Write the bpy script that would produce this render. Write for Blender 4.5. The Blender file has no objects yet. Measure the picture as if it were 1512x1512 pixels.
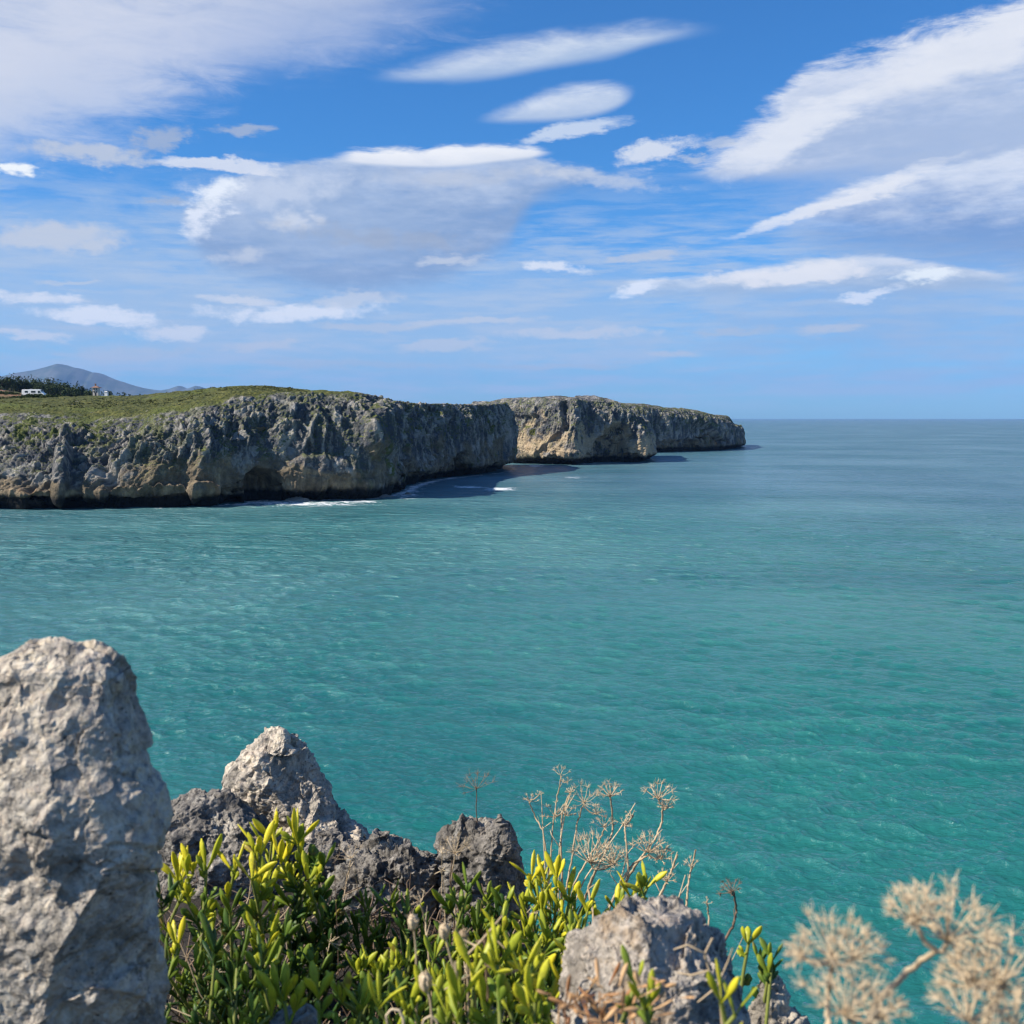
import bpy, math, random
import numpy as np
from mathutils import Vector

D = bpy.data
SC = bpy.context.scene
COL = SC.collection
R = math.radians
F = 1512.0                      # focal length in pixels of the 1512 px photograph
PITCH = R(5.25)
CAMZ = 20.0
cp, sp = math.cos(PITCH), math.sin(PITCH)

# ------------------------------------------------------------------ camera
cam_d = D.cameras.new('camera'); cam = D.objects.new('camera', cam_d); COL.objects.link(cam)
cam.location = (0, 0, CAMZ); cam.rotation_euler = (R(90) - PITCH, 0, 0)
cam_d.sensor_width = 36; cam_d.lens = 36; cam_d.clip_start = 0.02; cam_d.clip_end = 200000
cam_d.dof.use_dof = True; cam_d.dof.focus_distance = 3.5; cam_d.dof.aperture_fstop = 13.5
SC.camera = cam
SC.render.resolution_x = SC.render.resolution_y = 1024
SC.view_settings.view_transform = 'Standard'; SC.view_settings.look = 'None'
SC.view_settings.exposure = 0.95; SC.view_settings.gamma = 1
SC.render.engine = 'CYCLES'
SC.cycles.use_denoising = True; SC.cycles.filter_width = 1.1
SC.cycles.max_bounces = 6; SC.cycles.diffuse_bounces = 3; SC.cycles.glossy_bounces = 3
SC.cycles.transparent_max_bounces = 8; SC.cycles.volume_bounces = 0
SC.cycles.sample_clamp_indirect = 4; SC.cycles.sample_clamp_direct = 1.6

SUN_AZ, SUN_EL = -105.0, 40.0    # degrees; azimuth from +Y towards +X (the view direction is +Y)
sd = Vector((math.sin(R(SUN_AZ)) * math.cos(R(SUN_EL)), math.cos(R(SUN_AZ)) * math.cos(R(SUN_EL)), math.sin(R(SUN_EL))))
sun_d = D.lights.new('sun', 'SUN'); sun_d.energy = 4.2; sun_d.angle = R(0.5); sun_d.color = (1.0, 0.90, 0.76)
sun = D.objects.new('sun', sun_d); COL.objects.link(sun); sun.rotation_euler = sd.to_track_quat('Z', 'Y').to_euler()

# ------------------------------------------------------------------ pixel helpers (photograph pixels, 1512 wide)
def ray(px, py):
    xc = (px - 756) / F; yc = (756 - py) / F
    return xc, cp + yc * sp, -sp + yc * cp
def at(px, py, Y):
    x, y, z = ray(px, py); k = Y / y
    return np.array((x * k, Y, CAMZ + z * k))
def onz(px, py, z=0.0):
    x, y, dz = ray(px, py); k = (z - CAMZ) / dz
    return np.array((x * k, y * k, z))
def z_for(Y, py):
    yc = (756 - py) / F
    return CAMZ + Y * (yc * cp - sp) / (cp + yc * sp)
def project(P):
    d = P[..., 1] * cp - (P[..., 2] - CAMZ) * sp
    return 756 + F * P[..., 0] / d, 756 - F * (P[..., 1] * sp + (P[..., 2] - CAMZ) * cp) / d
def azel(px, py):
    x, y, z = ray(px, py)
    return math.degrees(math.atan2(x, y)), math.degrees(math.atan2(z, math.hypot(x, y)))
def lin(r, g, b):
    f = lambda c: ((c / 255 + 0.055) / 1.055) ** 2.4 if c > 10 else c / 255 / 12.92
    return (f(r), f(g), f(b), 1)

# ------------------------------------------------------------------ node helper
class NT:
    def __init__(s, tree): s.t = tree; s.n = tree.nodes; s.l = tree.links
    def new(s, kind, **kw):
        n = s.n.new(kind)
        for k, v in kw.items(): setattr(n, k, v)
        return n
    def put(s, sock, v):
        if v is None: return
        if isinstance(v, bpy.types.NodeSocket): s.l.new(v, sock)
        else:
            if hasattr(sock.default_value, '__len__') and not hasattr(v, '__len__'): v = (v,) * len(sock.default_value)
            sock.default_value = v
    def m(s, op, a, b=None, c=None, clamp=False):
        n = s.new('ShaderNodeMath', operation=op, use_clamp=clamp)
        s.put(n.inputs[0], a); s.put(n.inputs[1], b); s.put(n.inputs[2], c)
        return n.outputs[0]
    def vm(s, op, a, b=None):
        n = s.new('ShaderNodeVectorMath', operation=op); s.put(n.inputs[0], a); s.put(n.inputs[1], b)
        return n.outputs['Value'] if op in ('LENGTH', 'DOT_PRODUCT', 'DISTANCE') else n.outputs[0]
    def mix(s, f, a, b, bt='MIX'):
        n = s.new('ShaderNodeMix', data_type='RGBA', blend_type=bt); n.clamp_factor = True
        s.put(n.inputs[0], f); s.put(n.inputs[6], a); s.put(n.inputs[7], b)
        return n.outputs[2]
    def rng(s, v, a, b, c=0.0, d=1.0, smooth=True):
        n = s.new('ShaderNodeMapRange', interpolation_type='SMOOTHSTEP' if smooth else 'LINEAR')
        for i, x in enumerate((v, a, b, c, d)): s.put(n.inputs[i], x)
        return n.outputs[0]
    def noise(s, vec, scale, detail=4, rough=0.55, dist=0.0, color=False, lac=2.0):
        n = s.new('ShaderNodeTexNoise'); s.put(n.inputs['Vector'], vec)
        n.inputs['Scale'].default_value = scale; n.inputs['Detail'].default_value = detail
        n.inputs['Roughness'].default_value = rough; n.inputs['Distortion'].default_value = dist
        n.inputs['Lacunarity'].default_value = lac
        return n.outputs['Color' if color else 'Fac']
    def voro(s, vec, scale, feature='F1', rand=1.0):
        n = s.new('ShaderNodeTexVoronoi', feature=feature); s.put(n.inputs['Vector'], vec)
        n.inputs['Scale'].default_value = scale; n.inputs['Randomness'].default_value = rand
        return n.outputs['Distance']
    def mapping(s, vec, loc=(0, 0, 0), rot=(0, 0, 0), sc=(1, 1, 1), vt='POINT'):
        n = s.new('ShaderNodeMapping', vector_type=vt); s.put(n.inputs[0], vec)
        n.inputs['Location'].default_value = loc; n.inputs['Rotation'].default_value = rot; n.inputs['Scale'].default_value = sc
        return n.outputs[0]
    def ramp(s, f, stops, interp='LINEAR'):
        n = s.new('ShaderNodeValToRGB'); r = n.color_ramp; r.interpolation = interp
        while len(r.elements) < len(stops): r.elements.new(0.5)
        for e, (p, c) in zip(r.elements, stops): e.position = p; e.color = c if len(c) == 4 else (*c, 1)
        s.put(n.inputs[0], f); return n.outputs[0]
    def bump(s, h, dist, strength=1.0, normal=None):
        n = s.new('ShaderNodeBump'); s.put(n.inputs['Height'], h); n.inputs['Distance'].default_value = dist
        s.put(n.inputs['Strength'], strength); s.put(n.inputs['Normal'], normal); return n.outputs[0]
    def attr(s, name):
        return s.new('ShaderNodeAttribute', attribute_name=name)

def material(name):
    m = D.materials.new(name); m.use_nodes = True; t = NT(m.node_tree)
    return m, t, m.node_tree.nodes['Principled BSDF'], m.node_tree.nodes['Material Output']

# ------------------------------------------------------------------ world: Nishita sky with wind-drawn lens clouds
W = D.worlds.new('World'); SC.world = W; W.use_nodes = True
def build_world():
    t = NT(W.node_tree); bg = t.n['Background']
    sky = t.new('ShaderNodeTexSky', sky_type='NISHITA'); sky.sun_disc = False
    sky.sun_elevation = R(SUN_EL); sky.sun_rotation = R(SUN_AZ); sky.altitude = 20
    sky.air_density = 1.0; sky.dust_density = 0.35; sky.ozone_density = 2.6
    hs = t.new('ShaderNodeHueSaturation'); hs.inputs['Saturation'].default_value = 1.0; hs.inputs['Value'].default_value = 1.0
    hs.inputs['Hue'].default_value = 0.505
    t.put(hs.inputs['Color'], sky.outputs[0])
    g = t.new('ShaderNodeTexCoord').outputs['Generated']
    s3 = t.new('ShaderNodeSeparateXYZ'); t.put(s3.inputs[0], g)
    X, Y, Z = s3.outputs
    az = t.m('MULTIPLY', t.m('ARCTAN2', X, Y), 57.29578)
    el = t.m('MULTIPLY', t.m('ARCSINE', Z), 57.29578)
    cx = t.new('ShaderNodeCombineXYZ'); t.put(cx.inputs[0], az); t.put(cx.inputs[1], el)
    P0 = cx.outputs[0]
    # noise stretched along the wind, in degrees of sky
    str1 = t.noise(t.mapping(P0, rot=(0, 0, R(8)), sc=(0.11, 0.42, 1)), 1.0, 6, 0.6)
    str2 = t.noise(t.mapping(P0, loc=(31, 7, 0), rot=(0, 0, R(-12)), sc=(0.5, 1.7, 1)), 1.0, 6, 0.62)
    str3 = t.noise(t.mapping(P0, loc=(3, 17, 0), rot=(0, 0, R(-4)), sc=(0.22, 0.9, 1)), 1.0, 7, 0.68, 0.6)
    n1 = t.m('SUBTRACT', str1, 0.5); n2 = t.m('SUBTRACT', str2, 0.5); n3 = t.m('SUBTRACT', str3, 0.5)
    puff = t.m('SUBTRACT', t.noise(t.mapping(P0, loc=(9, 2, 0), sc=(0.9, 1.3, 1)), 1.0, 6, 0.6), 0.5)
    tint = t.mix(t.rng(el, -3, 15), (.29, .535, .86, 1), (.18, .50, .78, 1))
    col = t.mix(1.0, hs.outputs[0], tint, 'MULTIPLY')
    wv = t.noise(t.mapping(P0, sc=(.16, .5, 1)), 1.0, 5, .6, color=True)
    wv2 = t.noise(t.mapping(P0, loc=(5, 5, 0), sc=(.9, 2.0, 1)), 1.0, 5, .65, color=True)
    sc1 = t.vm('MULTIPLY', t.vm('SUBTRACT', wv, (.5, .5, .5)), (5.0, 1.6, 0)); sc2 = t.vm('MULTIPLY', t.vm('SUBTRACT', wv2, (.5, .5, .5)), (2.2, .7, 0))
    PW = t.vm('ADD', P0, t.vm('ADD', sc1, sc2))
    # haze of high thin cloud low over the land and the horizon
    K = 10.0
    def C(r, g_, b): c = lin(r, g_, b); q = K * 0.535; return (c[0] * q, c[1] * q, c[2] * q, 1)
    # pale band over the horizon
    # rough edge warp for the hand-shaped clouds
    wa = t.m('MULTIPLY_ADD', n2, 1.5, t.m('MULTIPLY', n3, 2.2))
    def fcurve(u, pts, lo, hi, v0, v1):
        n = t.new('ShaderNodeFloatCurve'); c = n.mapping.curves[0]
        pts = sorted(pts); xs = [((x - lo) / (hi - lo), (y - v0) / (v1 - v0)) for x, y in pts]
        c.points[0].location = xs[0]; c.points[1].location = xs[-1]
        for p in xs[1:-1]: c.points.new(*p)
        n.mapping.use_clip = True; n.mapping.update()
        t.put(n.inputs['Value'], u); return n.outputs[0]
    def lens(col, top, bot, white, grey, alpha, edge_t=0.35, edge_b=0.6, warp_t=0.5, warp_b=0.5, end=1.5, lit=(0.15, 0.95), tex=0.8, left_end=None):
        A = [azel(*p) for p in top]; B = [azel(*p) for p in bot]
        lo = min(A[0][0], B[0][0]); hi = max(A[-1][0], B[-1][0])
        vs = [p[1] for p in A + B]; v0, v1 = min(vs) - 0.1, max(vs) + 0.1
        u = t.rng(az, lo, hi, 0, 1, smooth=False)
        tv = t.rng(fcurve(u, A, lo, hi, v0, v1), 0, 1, v0, v1, smooth=False)
        bv = t.rng(fcurve(u, B, lo, hi, v0, v1), 0, 1, v0, v1, smooth=False)
        tv = t.m('MULTIPLY_ADD', wa, warp_t, tv); bv = t.m('MULTIPLY_ADD', wa, warp_b, bv)
        dt = t.m('SUBTRACT', tv, el); db = t.m('SUBTRACT', el, bv)
        a = t.m('MULTIPLY', t.rng(dt, 0, edge_t), t.rng(db, 0, edge_b))
        a = t.m('MULTIPLY', a, t.rng(az, lo, lo + (left_end or end))); a = t.m('MULTIPLY', a, t.rng(az, hi - end, hi, 1, 0))
        h = t.m('DIVIDE', db, t.m('MAXIMUM', t.m('ADD', dt, db), 0.05))
        h = t.m('MULTIPLY_ADD', t.m('ADD', n2, n1), tex, h)
        a = t.m('MULTIPLY', a, t.m('MULTIPLY_ADD', n3, 0.9, 1.0), clamp=True)
        cc = t.mix(t.rng(h, lit[0], lit[1]), grey, white)
        return t.mix(t.m('MULTIPLY', a, alpha), col, cc)
    def blob(col, px, py, rx, ry, rot, c, alpha, soft=0.5, amp=1.0, nz=None):
        u, v = azel(px, py); k = 57.3 / F
        m_ = t.mapping(PW, loc=(u, v, 0), rot=(0, 0, R(rot)), sc=(rx * k * 1.15, ry * k * 1.25, 1), vt='TEXTURE')
        g_ = t.new('ShaderNodeTexGradient', gradient_type='SPHERICAL'); t.put(g_.inputs[0], m_)
        f = t.m('MULTIPLY_ADD', nz if nz is not None else n3, amp, g_.outputs['Fac'])
        f = t.m('MULTIPLY', t.rng(f, 0.1, 0.1 + soft), t.rng(g_.outputs['Fac'], 0, 0.2))
        return t.mix(t.m('MULTIPLY', f, alpha), col, c)
    # thin veils first
    col = blob(col, 620, 480, 760, 130, 0, C(176, 196, 222), 0.60, 0.7, 1.0)
    col = blob(col, 60, 430, 420, 150, 5, C(180, 200, 225), 0.55, 0.8, 1.2)
    col = blob(col, 1400, 440, 420, 90, 0, C(160, 185, 220), 0.55, 0.7, 1.0)
    col = blob(col, 300, 330, 380, 70, 10, C(150, 185, 225), 0.25, 0.8, 1.4)
    # layered veils low in the sky: many thin horizontal sheets
    lay = t.noise(t.mapping(P0, loc=(2, 40, 0), sc=(.10, .85, 1)), 1.0, 6, .62, .4); lay2 = t.noise(t.mapping(P0, loc=(12, 3, 0), rot=(0, 0, R(3)), sc=(.28, 2.2, 1)), 1.0, 6, .6)
    lm = t.m('MULTIPLY', t.rng(t.m('MULTIPLY_ADD', lay2, .5, t.m('MULTIPLY', lay, .6)), .47, .68), t.m('MULTIPLY', t.rng(el, 14, 8), t.rng(el, -.2, 1.8)))
    col = t.mix(t.m('MULTIPLY', lm, .75), col, C(184, 202, 226))
    # 1 veil at the upper left
    col = lens(col, [(-260, -90), (100, -80), (420, -60), (760, -60), (900, -20)],
               [(-260, 330), (0, 262), (60, 225), (130, 196), (250, 168), (400, 138), (520, 112), (640, 55), (760, 18), (900, 0)],
               C(208, 214, 230), C(170, 188, 220), 0.86, 0.5, 5.5, 0.2, 1.6, end=9, lit=(-0.1, 0.9), tex=1.3, left_end=1)
    col = blob(col, 40, 120, 330, 120, 18, C(222, 225, 235), 0.65, 0.8, 1.2)
    col = blob(col, 300, 60, 420, 60, 8, C(205, 212, 232), 0.5, 0.8, 1.3)
    # 2, 3 the two lens clouds
    col = lens(col, [(522, 112), (600, 86), (700, 58), (800, 40), (900, 28), (1000, 24), (1095, 38)],
               [(522, 118), (600, 127), (700, 126), (800, 110), (900, 92), (970, 72), (1095, 48)],
               C(230, 236, 245), C(162, 186, 220), 0.95, 1.3, 0.6, 0.35, 0.12, end=5.0, lit=(-0.1, 1.0), tex=0.8, left_end=1.5)
    col = lens(col, [(690, 176), (760, 148), (820, 124), (880, 114), (944, 122)],
               [(690, 184), (760, 186), (850, 182), (910, 166), (944, 138)],
               C(226, 233, 244), C(160, 184, 219), 0.95, 0.9, 0.5, 0.3, 0.10, end=1.2, lit=(-0.1, 1.0), tex=0.7)
    col = blob(col, 838, 196, 95, 13, 10, C(205, 218, 238), 0.9, 0.5, 0.7)
    # 6 great cloud at the upper right
    col = lens(col, [(895, 232), (930, 240), (1000, 246), (1050, 218), (1090, 180), (1150, 132), (1195, 82), (1300, 56), (1380, 24), (1512, -26), (1800, -150)],
               [(895, 240), (930, 276), (1010, 272), (1060, 276), (1150, 275), (1250, 266), (1350, 262), (1400, 262), (1512, 262), (1800, 262)],
               C(220, 226, 240), C(168, 187, 219), 0.97, 1.3, 0.9, 1.15, 0.4, end=2.0, lit=(0.0, 1.0), tex=1.3)
    col = blob(col, 1440, 225, 330, 80, 6, C(172, 190, 221), 0.85, 0.9, 0.9)
    col = blob(col, 1420, 350, 330, 70, 3, C(142, 170, 210), 0.6, 0.9, 0.9)
    col = blob(col, 1350, 500, 420, 90, 0, C(150, 182, 219), 0.45, 0.9, 0.9)
    col = blob(col, 1440, 70, 220, 34, 16, C(236, 238, 244), 0.75, 0.6, 0.9)
    col = blob(col, 1165, 200, 130, 30, 24, C(235, 238, 245), 0.8, 0.6, 0.9)
    # 7 second great cloud below it
    col = lens(col, [(1075, 340), (1110, 332), (1150, 322), (1210, 290), (1260, 268), (1350, 246), (1430, 232), (1512, 214), (1800, 160)],
               [(1075, 350), (1130, 362), (1200, 378), (1260, 392), (1350, 402), (1430, 412), (1512, 420), (1800, 440)],
               C(222, 229, 243), C(124, 156, 205), 0.93, 0.5, 3.0, 0.42, 0.6, end=2.0, lit=(0.30, 1.05), tex=0.9)
    col = blob(col, 1240, 296, 190, 11, 15, C(242, 243, 247), 0.75, 0.6, 0.5)
    # 5 the central anvil
    col = lens(col, [(262, 322), (285, 292), (330, 262), (400, 238), (500, 226), (560, 214), (650, 212), (740, 210), (800, 228), (850, 243), (930, 258), (1010, 264), (1070, 262)],
               [(262, 338), (290, 385), (320, 412), (400, 432), (520, 452), (620, 440), (700, 412), (750, 380), (770, 345), (810, 312), (900, 290), (1010, 274), (1070, 270)],
               C(190, 204, 228), C(134, 162, 203), 0.96, 0.5, 1.7, 0.5, 0.7, end=0.9, lit=(0.05, 1.15), tex=1.5, left_end=0.6)
    col = blob(col, 330, 246, 105, 9, 0, C(228, 232, 242), 0.85, 0.4, 0.5)
    col = blob(col, 470, 330, 240, 85, -3, C(158, 181, 214), 0.6, 0.9, 1.1)
    col = blob(col, 400, 285, 150, 30, 8, C(214, 222, 238), 0.6, 0.8, 1.5, puff)
    col = lens(col, [(485, 232), (520, 214), (570, 216), (650, 210), (740, 208), (825, 226)],
               [(485, 240), (560, 247), (650, 249), (740, 241), (825, 230)],
               C(250, 250, 252), C(225, 230, 240), 0.95, 0.45, 0.25, 0.42, 0.06, end=1.6, lit=(0, 0.9), tex=0.8)
    for b in [(322, 290, 62, 17, 28, 246, .95), (300, 322, 44, 22, 40, 240, .9), (425, 326, 48, 16, 4, 224, .8), (350, 378, 60, 12, 6, 214, .65),
              (690, 262, 200, 14, 2, 205, .5), (560, 350, 190, 18, -4, 172, .5), (880, 268, 120, 14, -8, 215, .6)]:
        w = b[5]; col = blob(col, b[0], b[1], b[2], b[3], b[4], C(w - 6, w, min(w + 12, 254)), b[6], 0.85, 1.6, puff)
    # 8 lower right bank
    col = lens(col, [(890, 420), (960, 408), (1060, 402), (1110, 392), (1180, 380), (1260, 372), (1350, 380), (1430, 392), (1540, 408)],
               [(890, 436), (960, 446), (1060, 450), (1180, 446), (1260, 444), (1350, 450), (1430, 444), (1540, 432)],
               C(232, 235, 242), C(165, 186, 214), 0.8, 0.35, 1.1, 0.3, 0.4, end=2.0, lit=(0.3, 1.0), tex=1.3)
    col = blob(col, 1170, 402, 130, 14, 3, C(240, 240, 244), 0.85, 0.5, 1.0, puff)
    # 9 small streaks: px, py, rx, ry, rot, brightness, alpha
    for b in [(20, 253, 34, 10, 0, 246, .98), (60, 438, 62, 11, -2, 222, .9), (145, 466, 105, 11, -2, 226, .95), (50, 496, 40, 8, 0, 212, .8),
              (265, 488, 66, 13, 2, 216, .85), (360, 438, 70, 7, 1, 212, .85), (440, 458, 150, 16, 2, 226, .95), (525, 440, 80, 12, 4, 206, .7),
              (815, 398, 56, 12, -6, 224, .9), (80, 352, 110, 18, 2, 200, .85), (140, 232, 90, 15, -3, 196, .8), (240, 208, 60, 16, 20, 180, .6),
              (360, 193, 52, 9, 2, 182, .6), (960, 224, 66, 15, 12, 216, .9), (1048, 211, 44, 8, 0, 200, .6), (1015, 233, 30, 7, 0, 200, .6),
              (1218, 491, 62, 8, 0, 196, .7), (865, 490, 150, 10, 2, 204, .75), (650, 511, 90, 9, 2, 200, .7), (395, 510, 62, 10, 2, 198, .7),
              (705, 474, 130, 9, 2, 202, .7), (950, 378, 70, 9, 6, 196, .7), (980, 521, 64, 7, 0, 198, .7), (1375, 411, 52, 10, 0, 240, .9),
              (945, 424, 46, 12, 15, 232, .85), (105, 418, 46, 5, 0, 200, .6), (255, 296, 40, 7, 0, 176, .5), (660, 386, 60, 9, 2, 204, .7),
              (1275, 434, 60, 8, 5, 228, .8), (560, 482, 110, 8, 0, 196, .6), (1080, 488, 70, 6, 0, 188, .5), (520, 540, 150, 8, 0, 186, .45), (190, 520, 120, 10, 0, 192, .5), (820, 540, 160, 7, 0, 184, .4)]:
        w = b[5]; col = blob(col, b[0], b[1], b[2], b[3], b[4], C(min(w + 2, 250), min(w + 9, 252), min(w + 22, 254)), min(1, b[6] * 1.05), 0.6, 1.3, puff if b[3] > 9 else n3)
    # the rest of the sky, outside the photograph, carries scattered cloud too
    out = t.m('MULTIPLY', t.rng(t.m('ABSOLUTE', az), 34, 55), t.rng(str1, 0.50, 0.66))
    col = t.mix(t.m('MULTIPLY', out, 0.7), col, C(205, 214, 230))
    t.put(bg.inputs[0], col); bg.inputs[1].default_value = 0.10
    W.cycles.sampling_method = 'MANUAL'; W.cycles.sample_map_resolution = 512
build_world()

# ------------------------------------------------------------------ numpy noise
def _h(ix, iy, iz, seed):
    h = (ix.astype(np.uint32) * np.uint32(374761393) + iy.astype(np.uint32) * np.uint32(668265263)
         + iz.astype(np.uint32) * np.uint32(2147483647 - 40503) + np.uint32((seed * 974711 + 1013) & 0xffffffff))
    h = (h ^ (h >> np.uint32(13))) * np.uint32(1274126177)
    h = (h ^ (h >> np.uint32(15))) * np.uint32(2246822519)
    return (h ^ (h >> np.uint32(16))).astype(np.float64) / 4294967295.0
def vnoise(P, seed=0):
    i = np.floor(P).astype(np.int64); f = P - i; f = f * f * f * (f * (f * 6 - 15) + 10)
    x, y, z = i[:, 0], i[:, 1], i[:, 2]; fx, fy, fz = f[:, 0], f[:, 1], f[:, 2]
    def lp(a, b, t): return a + (b - a) * t
    c = [[[_h(x + a, y + b, z + d, seed) for d in (0, 1)] for b in (0, 1)] for a in (0, 1)]
    r = [lp(lp(c[0][0][k], c[1][0][k], fx), lp(c[0][1][k], c[1][1][k], fx), fy) for k in (0, 1)]
    return lp(r[0], r[1], fz) * 2 - 1
ROT = np.array([[0.0, 0.8, 0.6], [-0.8, 0.36, -0.48], [-0.6, -0.48, 0.64]])
def fbm(P, oct=5, gain=0.5, seed=0, lac=2.03):
    s = 0; a = 1; n = 0; Q = P.copy()
    for k in range(oct):
        s = s + a * vnoise(Q, seed + k); n += a; a *= gain; Q = Q @ ROT * lac + 3.7
    return s / n
def ridged(P, oct=5, gain=0.5, seed=0, lac=2.03):
    s = 0; a = 1; n = 0; Q = P.copy()
    for k in range(oct):
        s = s + a * (1 - np.abs(vnoise(Q, seed + k))) ** 2; n += a; a *= gain; Q = Q @ ROT * lac + 1.3
    return s / n
def worley(P, seed=0):
    i = np.floor(P).astype(np.int64); f = P - i
    d1 = np.full(len(P), 9.0); d2 = d1.copy(); cid = np.zeros(len(P))
    for a in (-1, 0, 1):
        for b in (-1, 0, 1):
            for c in (-1, 0, 1):
                x, y, z = i[:, 0] + a, i[:, 1] + b, i[:, 2] + c
                r = [_h(x, y, z, seed + q) for q in (11, 23, 37)]
                d = np.sqrt((a + r[0] - f[:, 0]) ** 2 + (b + r[1] - f[:, 1]) ** 2 + (c + r[2] - f[:, 2]) ** 2)
                closer = d < d1
                d2 = np.where(closer, d1, np.minimum(d2, d)); cid = np.where(closer, r[0] * 0.5 + r[2] * 0.5, cid); d1 = np.where(closer, d, d1)
    return d1, d2, cid
def sstep(x, a, b):
    t = np.clip((x - a) / (b - a), 0, 1); return t * t * (3 - 2 * t)

# ------------------------------------------------------------------ mesh helpers
def np_mesh(name, V, Fq, mats=None, smooth=True, attrs=None, parent=None):
    me = D.meshes.new(name); V = np.asarray(V, dtype=np.float32); Fq = np.asarray(Fq, dtype=np.int32)
    k = Fq.shape[1]
    me.vertices.add(len(V)); me.vertices.foreach_set('co', V.ravel())
    me.loops.add(Fq.size); me.loops.foreach_set('vertex_index', Fq.ravel())
    me.polygons.add(len(Fq)); me.polygons.foreach_set('loop_start', np.arange(0, Fq.size, k, dtype=np.int32))
    me.update(calc_edges=True)
    me.polygons.foreach_set('use_smooth', np.full(len(Fq), smooth))
    for a, v in (attrs or {}).items():
        at_ = me.attributes.new(a, 'FLOAT', 'POINT'); at_.data.foreach_set('value', np.asarray(v, dtype=np.float32))
    if mats: me.materials.append(mats)
    o = D.objects.new(name, me); COL.objects.link(o)
    if parent: o.parent = parent
    return o
def grid_faces(nr, nc, wrap=False):
    i = np.arange(nr - 1)[:, None] * nc; j = np.arange(nc if wrap else nc - 1)[None]; j2 = (j + 1) % nc
    return np.stack([i + j, i + j2, i + nc + j2, i + nc + j], -1).reshape(-1, 4)
def grid_normals(G):
    du = np.gradient(G, axis=1); dv = np.gradient(G, axis=0); n = np.cross(du, dv)
    return n / np.maximum(np.linalg.norm(n, axis=-1, keepdims=True), 1e-9)
class MB:
    """collects tubes, strips and boxes into one mesh (quads), with one float attribute 'tone' and 'age'"""
    def __init__(s): s.v = []; s.f = []; s.a = []; s.n = 0
    def add(s, V, Fq, tone=0.0):
        V = np.asarray(V, float); s.v.append(V); s.f.append(np.asarray(Fq) + s.n)
        s.a.append(np.full(len(V), tone) if np.isscalar(tone) else np.asarray(tone)); s.n += len(V)
    def tube(s, pts, rad, sides=5, tone=0.0, flat=1.0, up=None):
        pts = np.asarray(pts, float); n = len(pts); rad = np.broadcast_to(np.asarray(rad, float), (n,))
        T = np.gradient(pts, axis=0); T /= np.maximum(np.linalg.norm(T, axis=1, keepdims=True), 1e-9)
        u = np.array(up if up is not None else (0.31, 0.83, 0.46), float)
        A = np.cross(T, u); A /= np.maximum(np.linalg.norm(A, axis=1, keepdims=True), 1e-9); B = np.cross(T, A)
        th = np.arange(sides) / sides * 2 * np.pi
        ring = (np.cos(th)[None, :, None] * A[:, None] + flat * np.sin(th)[None, :, None] * B[:, None]) * rad[:, None, None] + pts[:, None]
        tn = tone if np.isscalar(tone) else np.repeat(tone, sides)
        s.add(ring.reshape(-1, 3), grid_faces(n, sides, True), tn)
    def box(s, c, d, rz=0.0):
        c = np.array(c, float); q = np.array([[x, y, z] for x in (-.5, .5) for y in (-.5, .5) for z in (-.5, .5)]) * d
        ca, sa = math.cos(rz), math.sin(rz); q = q @ np.array([[ca, sa, 0], [-sa, ca, 0], [0, 0, 1]]) + c
        s.add(q, [(0, 1, 3, 2), (4, 6, 7, 5), (0, 4, 5, 1), (2, 3, 7, 6), (0, 2, 6, 4), (1, 5, 7, 3)])
    def build(s, name, mat, parent=None, smooth=True):
        return np_mesh(name, np.concatenate(s.v), np.concatenate(s.f), mat, smooth, {'tone': np.concatenate(s.a)}, parent)
def tag(o, label=None, cat=None, group=None, kind=None):
    for k, v in (('label', label), ('category', cat), ('group', group), ('kind', kind)):
        if v: o[k] = v
    return o
def empty(name, loc):
    o = D.objects.new(name, None); COL.objects.link(o); o.location = loc; o.empty_display_size = 0.1; return o
def recenter(o):
    """put the origin at the base of the mesh"""
    me = o.data; n = len(me.vertices); a = np.empty(n * 3, np.float32); me.vertices.foreach_get('co', a); a = a.reshape(-1, 3)
    c = np.array((a[:, 0].mean(), a[:, 1].mean(), a[:, 2].min()), np.float32); me.vertices.foreach_set('co', (a - c).ravel()); me.update()
    o.location = c.tolist(); return o
def under(root, *objs):
    """parent world-space meshes to a root Empty without moving them"""
    off = np.array(root.location, np.float32)
    for o in objs:
        me = o.data; n = len(me.vertices); a = np.empty(n * 3, np.float32); me.vertices.foreach_get('co', a)
        me.vertices.foreach_set('co', (a.reshape(-1, 3) - off).ravel()); me.update(); o.parent = root

# ------------------------------------------------------------------ far headlands: swept shoreline profiles
def dirn(x, y): l = math.hypot(x, y); return (x / l, y / l)
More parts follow.
